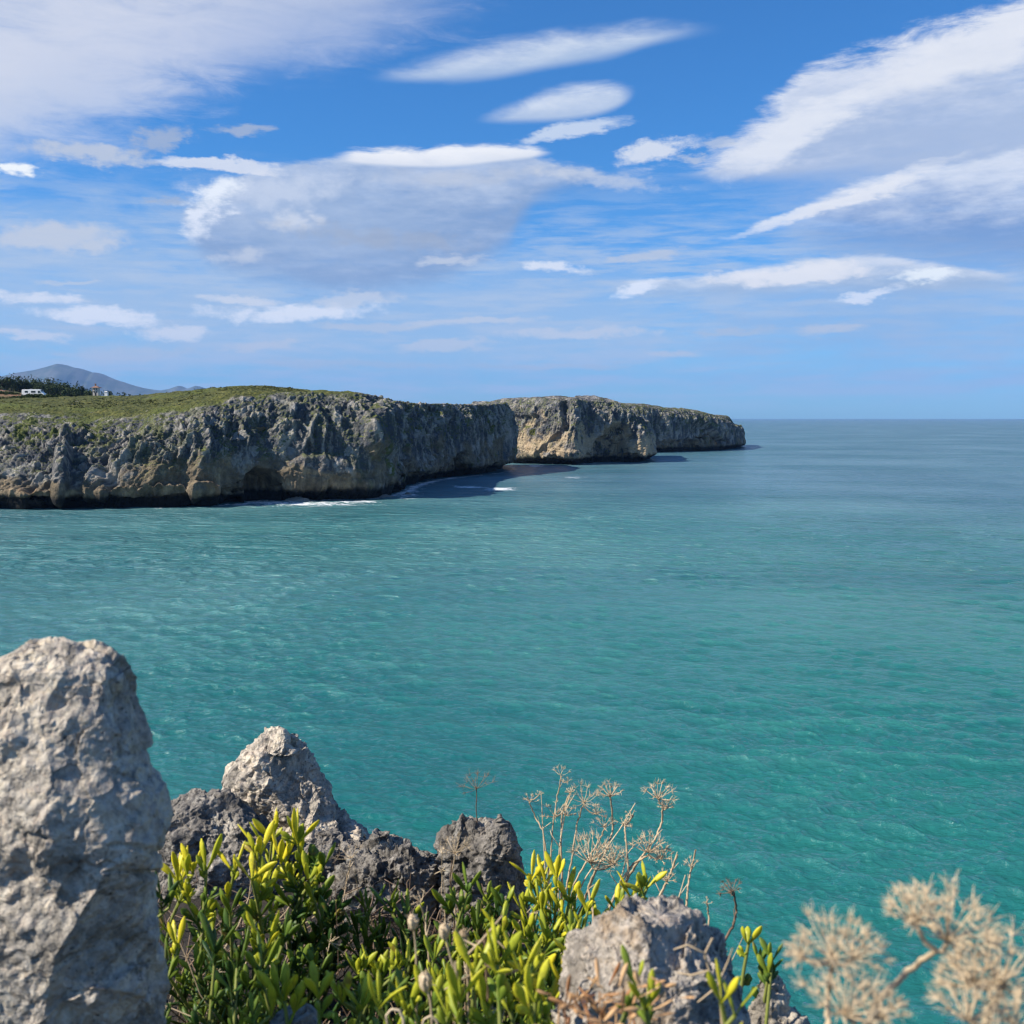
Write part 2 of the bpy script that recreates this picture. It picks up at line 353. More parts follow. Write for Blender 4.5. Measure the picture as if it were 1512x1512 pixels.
# station: waterline pixel, inland direction, top edge (pixel y, setback m), crest (pixel y, setback m), far (z, setback m), face type 0 steep .. 1 sloping
HL_A = [((-520, 770), dirn(-0.844, 1), (612, 44), (588, 110), (35, 420), 1),
        ((-150, 757), dirn(-0.599, 1), (612, 38), (589, 112), (35, 420), 1),
        ((0, 752), dirn(-0.500, 1), (614, 33), (590, 112), (35, 420), 1),
        ((60, 753), dirn(-0.460, 1), (616, 31), (590, 110), (33, 420), 1),
        ((130, 751), dirn(-0.414, 1), (621, 26), (588, 108), (28, 400), .9),
        ((200, 751), dirn(-0.368, 1), (622, 22), (586, 104), (20, 350), .7),
        ((255, 750), dirn(-0.331, 1), (612, 18), (583, 95), (16, 300), .4),
        ((300, 748), dirn(-0.302, 1), (603, 15), (579, 85), (14, 250), .15),
        ((350, 744), dirn(-0.269, 1), (591, 13), (574, 75), (15, 200), 0),
        ((400, 741), dirn(-0.235, 1), (584, 12), (574, 62), (12, 150), 0),
        ((480, 738), dirn(-.3, 1), (581, 12), (577, 48), (10, 120), 0),
        ((550, 735), dirn(-.4, 1), (583, 10), (582, 36), (8, 100), 0),
        ((590, 729), dirn(-.6, 1), (590, 9), (591, 30), (5, 80), 0),
        ((620, 716), dirn(-.8, .9), (595, 7), (594, 22), (3, 46), 0),
        ((660, 707), dirn(-.9, .6), (597, 6), (596, 18), (2, 34), 0),
        ((705, 702), dirn(-.9, .4), (598, 5), (597, 15), (2, 26), 0),
        ((742, 698), dirn(-1, .4), (597, 4), (598, 12), (2, 20), 0),
        ((757, 694), dirn(-1, .1), (597, 3.5), (598, 10), (2, 16), 0),
        ((757, 690), dirn(-1, -.25), (598, 4), (599, 9), (4, 14), 0),
        ((735, 687), dirn(-.6, -.9), (600, 3), (601, 7), (5, 11), 0),
        ((660, 688), dirn(-.3, -1), (602, 3), (603, 7), (5, 11), 0)]
HL_B = [((690, 680.5), dirn(.1, 1), (598, 7), (594, 24), (6, 80), 0),
        ((735, 683), dirn(.25, 1), (592, 6), (590, 24), (6, 80), 0),
        ((775, 684.5), dirn(.4, 1), (590, 6), (588, 24), (6, 80), 0),
        ((815, 686), dirn(.35, 1), (589, 6), (586, 24), (6, 80), 0),
        ((846, 686.5), dirn(.1, 1), (590, 8), (585.5, 24), (6, 80), 0),
        ((868, 684.5), dirn(-.15, 1), (592, 7), (585.5, 24), (6, 80), 0),
        ((900, 683.5), dirn(-.3, 1), (593, 7), (586, 26), (5, 80), 0),
        ((930, 683), dirn(-.5, 1), (598, 7), (591, 24), (4, 60), 0),
        ((952, 682.5), dirn(-.8, .7), (606, 8), (595, 20), (3, 50), 0),
        ((963, 680.5), dirn(-1, .2), (611, 10), (600, 18), (3, 40), 0),
        ((962, 677), dirn(-1, -.3), (612, 10), (602, 16), (3, 30), 0),
        ((945, 673), dirn(-.6, -.9), (612, 8), (603, 14), (3, 20), 0)]
HL_C = [((900, 669), dirn(.1, 1), (597, 8), (594, 24), (4, 70), 0),
        ((950, 668.5), dirn(.05, 1), (602, 8), (598, 24), (4, 70), 0),
        ((985, 667.5), dirn(0, 1), (606, 8), (601.5, 24), (4, 70), 0),
        ((1020, 666.5), dirn(-.1, 1), (608, 8), (602.5, 24), (4, 60), 0),
        ((1050, 665.5), dirn(-.25, 1), (612, 8), (607, 22), (4, 50), 0),
        ((1078, 663.5), dirn(-.6, 1), (617, 8), (612, 18), (3, 40), 0),
        ((1094, 662), dirn(-1, .4), (624, 8), (613, 15), (2, 30), 0),
        ((1097, 660), dirn(-1, -.1), (627, 7), (614, 14), (2, 26), 0),
        ((1088, 657), dirn(-.8, -.8), (627, 7), (616, 12), (2, 18), 0)]
def catmull(X, Yv, x):
    Yv = np.asarray(Yv, float); X = np.asarray(X, float)
    m_ = np.gradient(Yv, X, axis=0); i = np.clip(np.searchsorted(X, x) - 1, 0, len(X) - 2)
    h = (X[i + 1] - X[i]); t = (x - X[i]) / h; sh = (...,) + (None,) * (Yv.ndim - 1); t = t[sh]; h = h[sh]
    return ((2 * t**3 - 3 * t**2 + 1) * Yv[i] + (t**3 - 2 * t**2 + t) * h * m_[i] + (-2 * t**3 + 3 * t**2) * Yv[i + 1] + (t**3 - t**2) * h * m_[i + 1])
def headland(name, ST, ns, nf, npl, dents, seed, sc=1.0, ribs=None):
    w = np.array([onz(*s[0])[:2] for s in ST]); S = np.concatenate([[0], np.cumsum(np.hypot(*np.diff(w, axis=0).T))])
    dr = np.array([s[1] for s in ST]); rows = []
    for (wp, d, (pt, st), (pc, sc_), (zf, sf), ty), ww in zip(ST, w):
        zt = z_for(ww[1] + d[1] * st, pt); zc = z_for(ww[1] + d[1] * sc_, pc)
        rows.append([st, zt, sc_, zc, sf, zf, ty])
    rows = np.array(rows)
    # denser columns where the shore is near
    sfine = np.linspace(0, S[-1], ns)
    wx = catmull(S, w, sfine); dd = catmull(S, dr, sfine); dd /= np.linalg.norm(dd, axis=1, keepdims=True)
    rr = np.stack([np.interp(sfine, S, rows[:, k]) for k in range(rows.shape[1])], 1)
    # soften the interpolated rows
    st, zt, sc_, zc, sf, zf, ty = rr.T
    t1 = np.array([0, .06, .10, .15, .2, .4, .62, .82, 1.0])
    steep_s = np.array([5.5, 5.5, 5.0, .3, -.1, .0, .12, .42, 1.0]); steep_z = np.array([-.12, -.02, .06, .11, .16, .40, .63, .84, 1.0])
    slope_s = np.array([5.5, 5.5, 4.8, .4, .0, .12, .42, .70, 1.0]); slope_z = np.array([-.12, -.02, .055, .105, .16, .38, .64, .84, 1.0])
    tf = np.linspace(0, 1, nf)
    def prof(a): return np.interp(tf, t1, a)
    abs_mask = tf < 0.18
    SS = prof(steep_s)[:, None] * (1 - ty) + prof(slope_s)[:, None] * ty
    # rows below the notch lip are metres, above are fractions of the setback
    fr = np.where(tf[:, None] < 0.15, SS * 1.0, SS * st[None])
    lip = np.argmin(np.abs(tf - 0.15)); fr[:lip] = SS[:lip]
    fr[lip] = (SS[lip] * st)
    ZZ = (prof(steep_z)[:, None] * (1 - ty) + prof(slope_z)[:, None] * ty) * zt[None]
    tp = np.linspace(0, 1, npl + 1)[1:]
    # plateau: edge -> crest (rounded) -> far
    k1 = 0.62
    a1 = np.clip(tp / k1, 0, 1)[:, None]; a2 = np.clip((tp - k1) / (1 - k1), 0, 1)[:, None]
    PS = st + (sc_ - st) * a1 ** 1.3 + (sf - sc_) * a2 ** 1.2
    e = 1 - (1 - a1) ** 1.7
    PZ = zt + (zc - zt) * e + (zf - zc) * (a2 * a2 * (3 - 2 * a2))
    SB = np.concatenate([fr, PS]); Z = np.concatenate([ZZ, PZ])
    # smooth slightly down the profile
    for _ in range(2):
        SB[1:-1] = (SB[:-2] + 2 * SB[1:-1] + SB[2:]) / 4; Z[1:-1] = (Z[:-2] + 2 * Z[1:-1] + Z[2:]) / 4
    G = np.empty((nf + npl, ns, 3)); G[..., 0] = wx[:, 0] + dd[:, 0] * SB; G[..., 1] = wx[:, 1] + dd[:, 1] * SB; G[..., 2] = Z
    top = np.concatenate([np.zeros(nf), a1[:, 0]])[:, None] + np.zeros(ns)
    N = grid_normals(G)
    if N[nf // 2, ns // 3, 1] > 0: N = -N
    P = G.reshape(-1, 3); n = N.reshape(-1, 3); tpf = top.ravel()
    hz = (P[:, 2] / np.tile(zt, nf + npl)); tyv = np.tile(ty, nf + npl)
    face = sstep(tpf, 0.16, 0.0); facel = sstep(tpf, .5, .02)
    sl = np.array([1, 1, 1.0])
    # buttresses: strongly stretched in height; leaning strata on the sloping part
    lean = 0.85 * tyv + 0.15
    Q = P.copy(); Q[:, 0] -= P[:, 2] * lean; Q[:, 2] *= 0.30
    d = face * (3.0 * fbm(Q / (17 * sc), 3, .5, seed) + 1.5 * fbm(Q / (6.5 * sc), 3, .55, seed + 3))
    Q2 = P.copy(); Q2[:, 0] -= P[:, 2] * lean * 1.1; Q2[:, 2] *= 0.22
    rib = ridged(Q2 / (3.6 * sc), 4, .55, seed + 8)
    up = sstep(hz, .30, .62)
    wob = np.stack([fbm(P / 4, 3, .5, seed + 51), fbm(P / 4, 3, .5, seed + 55), fbm(P / 4, 3, .5, seed + 59)], 1)
    d += face * (0.35 + .65 * up) * 2.5 * (rib - .45)
    Q5 = P.copy(); Q5[:, 0] -= P[:, 2] * (lean * 1.1 + .05); Q5[:, 2] *= .13
    d += face * (.3 + .7 * up) * 1.1 * (ridged((Q5 + .5 * wob) / (1.5 * sc), 3, .55, seed + 90) - .45)
    Q3 = P.copy(); Q3[:, 0] -= P[:, 2] * lean; Q3 += 0.8 * wob; Q3[:, 2] *= .6
    d1, d2, cid = worley(Q3 / (2.0 * sc), seed + 13)
    crack = sstep(d2 - d1, 0.0, 0.22)
    lump_m = np.clip(.22 + .78 * np.maximum(tyv, sstep(hz, .72, .95)), 0, 1)
    d += facel * (0.25 + .75 * up) * lump_m * (0.6 * (crack - .8) + 0.5 * (cid - .5))
    d1b, d2b, cb = worley((P + .6 * wob) / (1.15 * sc), seed + 17)
    d += facel * (0.2 + .8 * up) * lump_m * (0.25 * (cb - .5) + .36 * (sstep(d2b - d1b, 0, .3) - .7))
    d += facel * 0.45 * fbm(P / (1.0 * sc), 4, .6, seed + 20)
    # smooth lower wall: broad scallops and tilted ledges
    lo = sstep(hz, .5, .15)
    Q4 = P.copy(); Q4[:, 2] += P[:, 0] * .18
    d += face * lo * (1.3 * ridged(np.stack([Q4[:, 0] / 11, Q4[:, 1] / 11, Q4[:, 2] / 3.6], 1), 4, .55, seed + 30) - .6)
    # ground on top: low humps
    hump = (1 - face) * (1.0 * fbm(P / 14, 3, .5, seed + 40) + 0.42 * fbm(P / np.array([3.4, 3.4, 3.4]), 3, .6, seed + 41) + .30 * ridged(P / 1.5, 2, .5, seed + 43)) * np.clip(1.3 - 0.8 * hz * 0, 0, 1)
    d *= 1 - .62 * sstep(hz, .80, 1.0) * sstep(tpf, -.01, .0001)
    px, py = project(P)
    for (cx_, cy_, rx_, ry_, dep, rot) in dents:
        c_, s_ = math.cos(R(rot)), math.sin(R(rot)); ex = (px - cx_); ey = (py - cy_)
        q = ((ex * c_ + ey * s_) / rx_) ** 2 + ((-ex * s_ + ey * c_) / ry_) ** 2
        d -= dep * sstep(q + 0.9 * fbm(P / 5, 4, .55, seed + 70), 1.2, .3) * (tpf < .02)
    edge = np.ones((nf + npl, ns)); edge[:2] = 0; edge = edge.ravel()
    ni = n.copy()
    P2 = P + ni * (d * edge)[:, None]; P2[:, 2] += hump
    px, py = project(P2)
    return np_mesh(name, P2, grid_faces(nf + npl, ns), None, True, {'top': tpf, 'hz': hz, 'lump': cid, 'slopey': tyv, 'ribs': rib}), wx

def rock_far_material():
    m_, t, b, out = material('far_rock')
    P = t.new('ShaderNodeNewGeometry').outputs['Position']; N = t.new('ShaderNodeNewGeometry').outputs['True Normal']
    top = t.attr('top').outputs['Fac']; hz = t.attr('hz').outputs['Fac']; ty = t.attr('slopey').outputs['Fac']; lump = t.attr('lump').outputs['Fac']; rib = t.attr('ribs').outputs['Fac']
    sep = t.new('ShaderNodeSeparateXYZ'); t.put(sep.inputs[0], N); nz = sep.outputs[2]
    sp3 = t.new('ShaderNodeSeparateXYZ'); t.put(sp3.inputs[0], P); pz = sp3.outputs[2]
    big = t.noise(P, 0.06, 4, .6); mid = t.noise(P, 0.35, 5, .6); fine = t.noise(P, 1.6, 5, .7)
    streak = t.noise(t.mapping(P, sc=(0.55, 0.55, 0.07)), 1.0, 5, .6, 0.4)
    grey = t.ramp(fine, [(.28, (.028, .029, .031)), (.48, (.105, .102, .097)), (.72, (.31, .285, .25))])
    grey = t.mix(t.rng(streak, .46, .54), grey, (.058, .066, .082, 1))
    strk2 = t.noise(t.mapping(P, loc=(9, 4, 1), rot=(0, R(-12), 0), sc=(1.5, 1.5, .10)), 1.0, 5, .65)
    grey = t.mix(t.m('MULTIPLY', t.rng(strk2, .52, .62), .75), grey, (.05, .055, .065, 1))
    grey = t.mix(t.rng(streak, .44, .32), grey, (.20, .195, .185, 1))
    grey = t.mix(t.m('MULTIPLY', t.rng(lump, .58, .78), .5), grey, (.36, .35, .33, 1))
    grey = t.mix(t.m('MULTIPLY', t.rng(rib, .55, .85), .6), grey, (.42, .385, .33, 1))
    ochre = t.ramp(t.m('MULTIPLY_ADD', mid, .6, t.m('MULTIPLY', streak, .4)), [(.30, (.058, .048, .034)), (.5, (.155, .125, .085)), (.68, (.35, .275, .175))])
    ochre = t.mix(t.rng(t.noise(P, .12, 3, .5), .56, .72), ochre, (.24, .13, .055, 1))
    ohf = t.m('MULTIPLY_ADD', t.m('SUBTRACT', big, .5), 1.7, hz)
    ohf = t.m('MULTIPLY_ADD', t.m('SUBTRACT', mid, .5), .35, ohf)
    pale = t.rng(t.attr('bare').outputs['Fac'], 1.02, 1.12)
    ohf = t.m('MULTIPLY_ADD', pale, -.24, ohf); ochre = t.mix(t.m('MULTIPLY', pale, .65), ochre, (.46, .37, .25, 1))
    col = t.mix(t.rng(ohf, .27, .44), ochre, grey)
    # plants caught on ledges
    gm = t.m('MULTIPLY', t.rng(nz, .30, .62), t.rng(t.noise(P, .30, 4, .6), .44, .54))
    gm = t.m('MULTIPLY', gm, t.rng(hz, .22, .55))
    gm2 = t.m('MULTIPLY', t.m('MULTIPLY', t.rng(t.noise(P, .17, 5, .68), .49, .57), t.rng(hz, .4, .8)), t.m('MULTIPLY_ADD', ty, .9, .2))
    gm = t.m('MAXIMUM', gm, gm2)
    green = t.ramp(t.noise(P, .9, 4, .7), [(.3, (.022, .035, .010)), (.52, (.085, .105, .028)), (.75, (.20, .20, .065))])
    col = t.mix(gm, col, green)
    # turf and heath on the plateau
    turf = t.ramp(t.noise(t.mapping(P, sc=(.35, .9, .35)), 1.0, 5, .7), [(.30, (.018, .028, .008)), (.45, (.050, .062, .014)), (.58, (.10, .105, .025)), (.75, (.18, .165, .055))])
    turf = t.mix(t.rng(t.noise(P, .05, 3, .5), .5, .66), turf, (.09, .11, .022, 1))
    turf = t.mix(t.m('MULTIPLY', t.attr('earth').outputs['Fac'], t.rng(t.noise(P, .04, 3, .5), .4, .55)), turf, (.24, .135, .075, 1))
    tm = t.rng(t.m('MULTIPLY_ADD', t.m('SUBTRACT', t.noise(P, .14, 5, .65), .5), t.attr('bare').outputs['Fac'], top), .0, .14)
    turf = t.mix(t.rng(t.m('MULTIPLY_ADD', t.attr('bare').outputs['Fac'], -.23, t.noise(P, .33, 5, .7)), .36, .27), turf, grey)
    col = t.mix(tm, col, turf)
    # tide band of black algae, drawn higher to paint the undercut's shade
    tz = t.m('MULTIPLY_ADD', t.m('SUBTRACT', mid, .5), 2.6, pz)
    col = t.mix(t.rng(tz, 2.0, 3.6), (.009, .009, .009, 1), col)
    t.put(b.inputs['Base Color'], col); b.inputs['Roughness'].default_value = .88; b.inputs['Specular IOR Level'].default_value = .25
    h = t.m('MULTIPLY_ADD', t.noise(P, 1.3, 6, .7), 1.0, t.m('MULTIPLY', t.voro(P, 1.1), -.5))
    t.put(b.inputs['Normal'], t.bump(h, .9, .8))
    return m_
M_FAR = rock_far_material()
dA = [(385, 722, 30, 30, 15, -35), (345, 738, 40, 9, 6, 0), (120, 742, 60, 10, 3, 0), (225, 740, 60, 7, 3, 0), (300, 726, 26, 14, -2.5, 0), (470, 700, 70, 26, -2.2, 0), (560, 640, 30, 40, -3.0, 20),
      (598, 655, 14, 60, 3, 0), (682, 690, 13, 20, 9, 0), (612, 700, 10, 20, 3, 0), (520, 720, 60, 12, -2.0, 0), (90, 700, 14, 50, -3.5, 12), (215, 690, 50, 36, -2.0, -10), (60, 715, 40, 26, 2.5, 0), (145, 722, 22, 30, -2.0, 0), (640, 640, 12, 50, 2.2, 0)]
dB = [(905, 668, 26, 26, 12, 0), (917, 645, 22, 20, 6, 0), (835, 612, 9, 26, 3.5, 0), (818, 650, 40, 7, 2.0, -48), (800, 668, 60, 16, -2.0, 0), (948, 650, 10, 26, -2.0, 0), (770, 622, 40, 10, 2.0, 0)]
dC = [(1040, 640, 26, 14, 6, 35), (1050, 652, 20, 8, 5, 0), (960, 655, 20, 16, -2, 0), (1012, 655, 20, 8, 3, 0), (975, 640, 14, 20, 3, 0)]
hA, shoreA = headland('headland', HL_A, 1500, 230, 190, dA, 5)
hB, shoreB = headland('headland', HL_B, 700, 170, 90, dB, 95, 1.1)
hC, shoreC = headland('headland', HL_C, 520, 130, 70, dC, 205, 1.25)
for o, lab, ba in ((hA, 'long grey and ochre limestone cliff with a grassy top on the left', .05), (hB, 'pale rounded limestone headland with a dark sea cave behind the long cliff', 1.15), (hC, 'low grey headland tip furthest out against the open sea', .8)):
    o.data.materials.append(M_FAR); tag(o, lab, None, None, 'structure')
    n = len(o.data.vertices); a = np.empty(n * 3, np.float32); o.data.vertices.foreach_get('co', a); x = a.reshape(-1, 3)
    bare = np.full(n, ba)
    if o is hA: bare = .05 + .95 * sstep(project(x.astype(float))[0], 470, 600)
    pxx = project(x.astype(float))[0]; ea = o.data.attributes.new('earth', 'FLOAT', 'POINT'); ea.data.foreach_set('value', ((pxx < 52) & (x[:, 1] > 350) & (o is hA)).astype(np.float32))
    at_ = o.data.attributes.new('bare', 'FLOAT', 'POINT'); at_.data.foreach_set('value', bare.astype(np.float32))

# ------------------------------------------------------------------ sea: one sheet of real waves, finer near the camera
def build_sea():
    rs = [16.0]
    while rs[-1] < 900: rs.append(rs[-1] + max(0.09, rs[-1] ** 2 / 36000))
    rs = np.array(rs); far = np.geomspace(900, 24000, 60)[1:]; rs = np.concatenate([rs, far])
    fine = np.linspace(-33, 33, 900); side = np.array([-100, -80, -65, -54, -46, -41, -37, -35]); th = np.radians(np.concatenate([side, fine, -side[::-1]]))
    Rg, T = np.meshgrid(rs, th, indexing='ij'); x = (Rg * np.sin(T)).ravel(); y = (Rg * np.cos(T)).ravel()
    step = np.maximum(np.gradient(rs), 0)[:, None] + 0 * T; step = np.maximum(step, Rg * np.abs(np.gradient(th))[None]).ravel()
    rnd = np.random.RandomState(4); z = np.zeros_like(x); dx = z.copy(); dy = z.copy()
    P = np.stack([x, y, x * 0], 1)
    gust = fbm(P * np.array([1 / 55., 1 / 75., 1]), 3, .5, 77); gust2 = fbm(P / 16., 3, .55, 78)
    amp = np.clip(1 + .75 * gust + .5 * gust2, .35, 1.7)
    lost = np.zeros_like(x); tot = 0
    for k in range(110):
        L = 0.32 * (8 / 0.32) ** ((k + rnd.rand()) / 110); an = math.radians(-104 + rnd.normal() * (38 if L < 4 else 26))
        a = 0.0080 * L * (0.5 + rnd.rand()) * (min(1, 1.9 / L) ** .8)
        kx, ky = math.cos(an) * 2 * math.pi / L, math.sin(an) * 2 * math.pi / L
        w = sstep(L / step, 2.2, 5.0) * amp; ph = kx * x + ky * y + rnd.rand() * 6.283
        s, c = np.sin(ph), np.cos(ph); z += a * w * s
        q = 1.0 * a * w * c; dx += q * math.cos(an); dy += q * math.sin(an)
        tot += (a / L) ** 2; lost += (a / L) ** 2 * (1 - sstep(L / step, 2.2, 5.0))
    V = np.stack([x + dx, y + dy, z - .02], 1)
    # foam: where the swell breaks on the foot of the cliffs, and torn patches drifting in the cove
    foam = np.zeros_like(x); near = (y > 150) & (y < 900)
    for sh, wd in ((shoreA, 4.6), (shoreB, 2.5), (shoreC, 2.0)):
        pts = sh[::4]; idx = np.where(near)[0]; q = V[idx, :2]; dmin = np.full(len(idx), 1e9)
        for i in range(0, len(pts), 1):
            d = (q[:, 0] - pts[i, 0]) ** 2 + (q[:, 1] - pts[i, 1]) ** 2; np.minimum(dmin, d, out=dmin)
        foam[idx] = np.maximum(foam[idx], np.exp(-np.sqrt(dmin) / wd) * (np.interp(project(V[idx])[0], [300, 360, 640, 760], [.45, 1.0, .95, .6]) if sh is shoreA else .7))
    px, py = project(V)
    for (cx_, cy_, rx_, ry_, a) in [(450, 744, 130, 6, .85), (395, 741, 60, 4, .9), (530, 741, 60, 3, .85), (600, 731, 45, 5, .75), (350, 745, 40, 5, .6), (740, 722, 34, 4, .95), (690, 719, 34, 2.5, .9), (850, 705, 26, 2.2, .75), (600, 736, 24, 3, .7), (790, 688, 22, 2.4, .8), (1200, 664, 60, 3, .35), (860, 712, 20, 2, .6), (560, 745, 20, 2.5, .5), (1130, 652, 90, 3, .3)]:
        foam = np.maximum(foam, a * np.exp(-((px - cx_) / rx_) ** 2 - ((py - cy_) / ry_) ** 2))
    # water tint: sand-green shallows in the cove, blue outside; body colours below carry some painted sky reflection
    shal = np.clip(1.15 - np.hypot((x + 15) / 190., (y - 60) / 240.), 0, 1); 
    o = np_mesh('sea', V, grid_faces(len(rs), len(th)), None, True, {'foam': foam, 'lost': lost / tot, 'shal': shal, 'gust': gust})
    m_, t, b, out = material('sea_water')
    Pn = t.new('ShaderNodeNewGeometry').outputs['Position']
    lo = t.attr('lost').outputs['Fac']; sh = t.attr('shal').outputs['Fac']; fo = t.attr('foam').outputs['Fac']; gu = t.attr('gust').outputs['Fac']
    pat = t.noise(t.mapping(Pn, sc=(.018, .010, 1)), 1.0, 4, .55)
    deep = t.mix(t.rng(pat, .35, .65), (.060, .145, .185, 1), (.095, .195, .240, 1))  # open-water body lifted in colour to stand in for mirrored sky
    shallow = t.mix(t.rng(pat, .35, .65), (.035, .160, .155, 1), (.078, .225, .210, 1))
    sy = t.new('ShaderNodeSeparateXYZ'); t.put(sy.inputs[0], Pn)
    sky_pale = t.m('MULTIPLY_ADD', t.m('SUBTRACT', t.noise(t.mapping(Pn, sc=(.022, .022, 1)), 1.0, 3, .5), .5), 90.0, t.m('MULTIPLY_ADD', sy.outputs[0], -.25, sy.outputs[1]))
    shallow = t.mix(t.rng(sky_pale, 45, 135), t.mix(t.rng(pat, .35, .65), (.012, .135, .122, 1), (.032, .190, .168, 1)), shallow)  # body painted paler farther out, in place of reflected sky
    col = t.mix(t.rng(sh, .0, .75), deep, shallow)
    wpat = t.noise(t.mapping(Pn, rot=(0, 0, R(-5)), sc=(.006, .022, 1)), 1.0, 6, .62, .5)
    col = t.mix(t.m('MULTIPLY', t.rng(wpat, .42, .62), .45), col, (.012, .090, .105, 1))
    fn = t.noise(t.mapping(Pn, rot=(0, 0, R(12)), sc=(.30, .42, 1)), 1.0, 8, .78, 1.2)
    fm = t.rng(t.m('ADD', fo, t.m('MULTIPLY', t.m('SUBTRACT', fn, .5), 2.6)), .58, .95)
    fm = t.m('MULTIPLY', fm, t.rng(fo, .04, .2))
    col2 = t.mix(fm, col, (.75, .80, .82, 1))
    rgh = t.m('MAXIMUM', t.m('MULTIPLY_ADD', lo, .10, .10), t.m('MULTIPLY', fm, .7))
    h1 = t.noise(t.mapping(Pn, rot=(0, 0, R(-14)), sc=(1.3, 2.6, 1)), 1.0, 5, .62, .3)
    h2 = t.noise(t.mapping(Pn, rot=(0, 0, R(-14)), sc=(.30, .62, 1)), 1.0, 4, .6, .3)
    h3 = t.noise(t.mapping(Pn, rot=(0, 0, R(-10)), sc=(.07, .16, 1)), 1.0, 4, .6, .3)
    wind = t.m('MULTIPLY_ADD', gu, .5, .9)
    n1 = t.bump(h1, .30, t.m('MULTIPLY', wind, 1.0))
    n2 = t.bump(h2, .95, t.m('MULTIPLY', t.m('MULTIPLY', lo, wind), .75), n1)
    n3 = t.bump(h3, 3.0, t.m('MULTIPLY', t.rng(lo, .4, .95), 1.0), n2)
    h4 = t.noise(t.mapping(Pn, rot=(0, 0, R(-6)), sc=(.012, .040, 1)), 1.0, 5, .7, .4)
    n3 = t.bump(h4, 9.0, t.m('MULTIPLY', t.rng(lo, .6, .99), .9), n3)
    # light scattered back out of the water body does not follow the ripples: level normal; the surface mirror does
    t.n.remove(b)
    df = t.new('ShaderNodeBsdfDiffuse'); t.put(df.inputs[0], col2); up_ = t.new('ShaderNodeCombineXYZ'); up_.inputs[2].default_value = 1
    vmix = t.vm('NORMALIZE', t.vm('ADD', t.vm('MULTIPLY', n3, (.85, .85, .85)), up_.outputs[0])); t.put(df.inputs['Normal'], vmix)
    gl = t.new('ShaderNodeBsdfGlossy'); t.put(gl.inputs['Roughness'], rgh); t.put(gl.inputs['Normal'], n3)
    fr = t.new('ShaderNodeFresnel'); fr.inputs[0].default_value = 1.75; t.put(fr.inputs['Normal'], n3)
    ms = t.new('ShaderNodeMixShader'); t.put(ms.inputs[0], fr.outputs[0]); t.l.new(df.outputs[0], ms.inputs[1]); t.l.new(gl.outputs[0], ms.inputs[2])
    t.l.new(ms.outputs[0], out.inputs['Surface'])
    o.data.materials.append(m_); tag(o, None, None, None, 'structure')
    return o
sea = build_sea()

# ------------------------------------------------------------------ mountains far inland
def mountains():
    prof = [(-700, 600), (-400, 575), (-200, 585), (-80, 560), (-20, 556), (10, 553), (25, 549), (40, 546.5), (55, 544), (70, 540), (80, 537), (88, 534.5), (95, 536), (105, 539.5), (115, 541), (128, 545), (138, 549), (142, 547.5), (150, 550),
            (165, 557), (180, 562), (195, 567), (210, 571), (225, 573.5), (240, 575), (252, 573), (266, 568), (276, 573), (284, 571), (291, 568), (300, 571), (312, 575), (340, 585), (400, 600), (480, 615)]
    YD = 16000.0; nx = 420; ny = 26
    xs = np.linspace(-700, 480, nx); pyv = np.interp(xs, [p[0] for p in prof], [p[1] for p in prof])
    V = np.zeros((ny, nx, 3))
    for j in range(ny):
        f = j / (ny - 1); dep = (f - .5) * 2; Y = YD + dep * 2500
        ridge = np.array([at(a, b_, YD) for a, b_ in zip(xs, pyv)])
        hgt = np.maximum(ridge[:, 2] - 0, 5) * np.clip(1 - abs(dep), 0, 1) ** .8
        V[j, :, 0] = ridge[:, 0]; V[j, :, 1] = Y; V[j, :, 2] = hgt
    P = V.reshape(-1, 3); dep = np.repeat(np.abs(np.linspace(-1, 1, ny)), nx)
    P[:, 2] += (ridged(P * np.array([1 / 1500., 1 / 1500., 0]), 5, .55, 300) - 1.0) * 420 * sstep(dep, .02, .3) * sstep(dep, 1, .7)
    m_, t, b, out = material('mountain_slope')
    G = t.new('ShaderNodeNewGeometry').outputs['Position']
    t.put(b.inputs['Base Color'], t.ramp(t.noise(G, .004, 5, .6), [(.35, (.03, .05, .03)), (.6, (.085, .09, .075))])); b.inputs['Roughness'].default_value = .95
    o = np_mesh('mountains', P, grid_faces(ny, nx), m_, True); tag(o, None, None, None, 'structure')
mountains()

# ------------------------------------------------------------------ air between here and there
def haze():
    m_ = D.materials.new('air'); m_.use_nodes = True; t = NT(m_.node_tree)
    t.n.remove(t.n['Principled BSDF'])
    v = t.new('ShaderNodeVolumePrincipled'); v.inputs['Color'].default_value = (.24, .50, 1.0, 1); v.inputs['Density'].default_value = HAZE
    v.inputs['Anisotropy'].default_value = 0.0
    t.l.new(v.outputs[0], t.n['Material Output'].inputs['Volume'])
    b = MB(); b.box((0, 11500, 500), (52000, 27000, 1020))
    o = b.build('haze', m_, smooth=False); tag(o, None, None, None, 'stuff')
HAZE = 3.2e-5
haze()

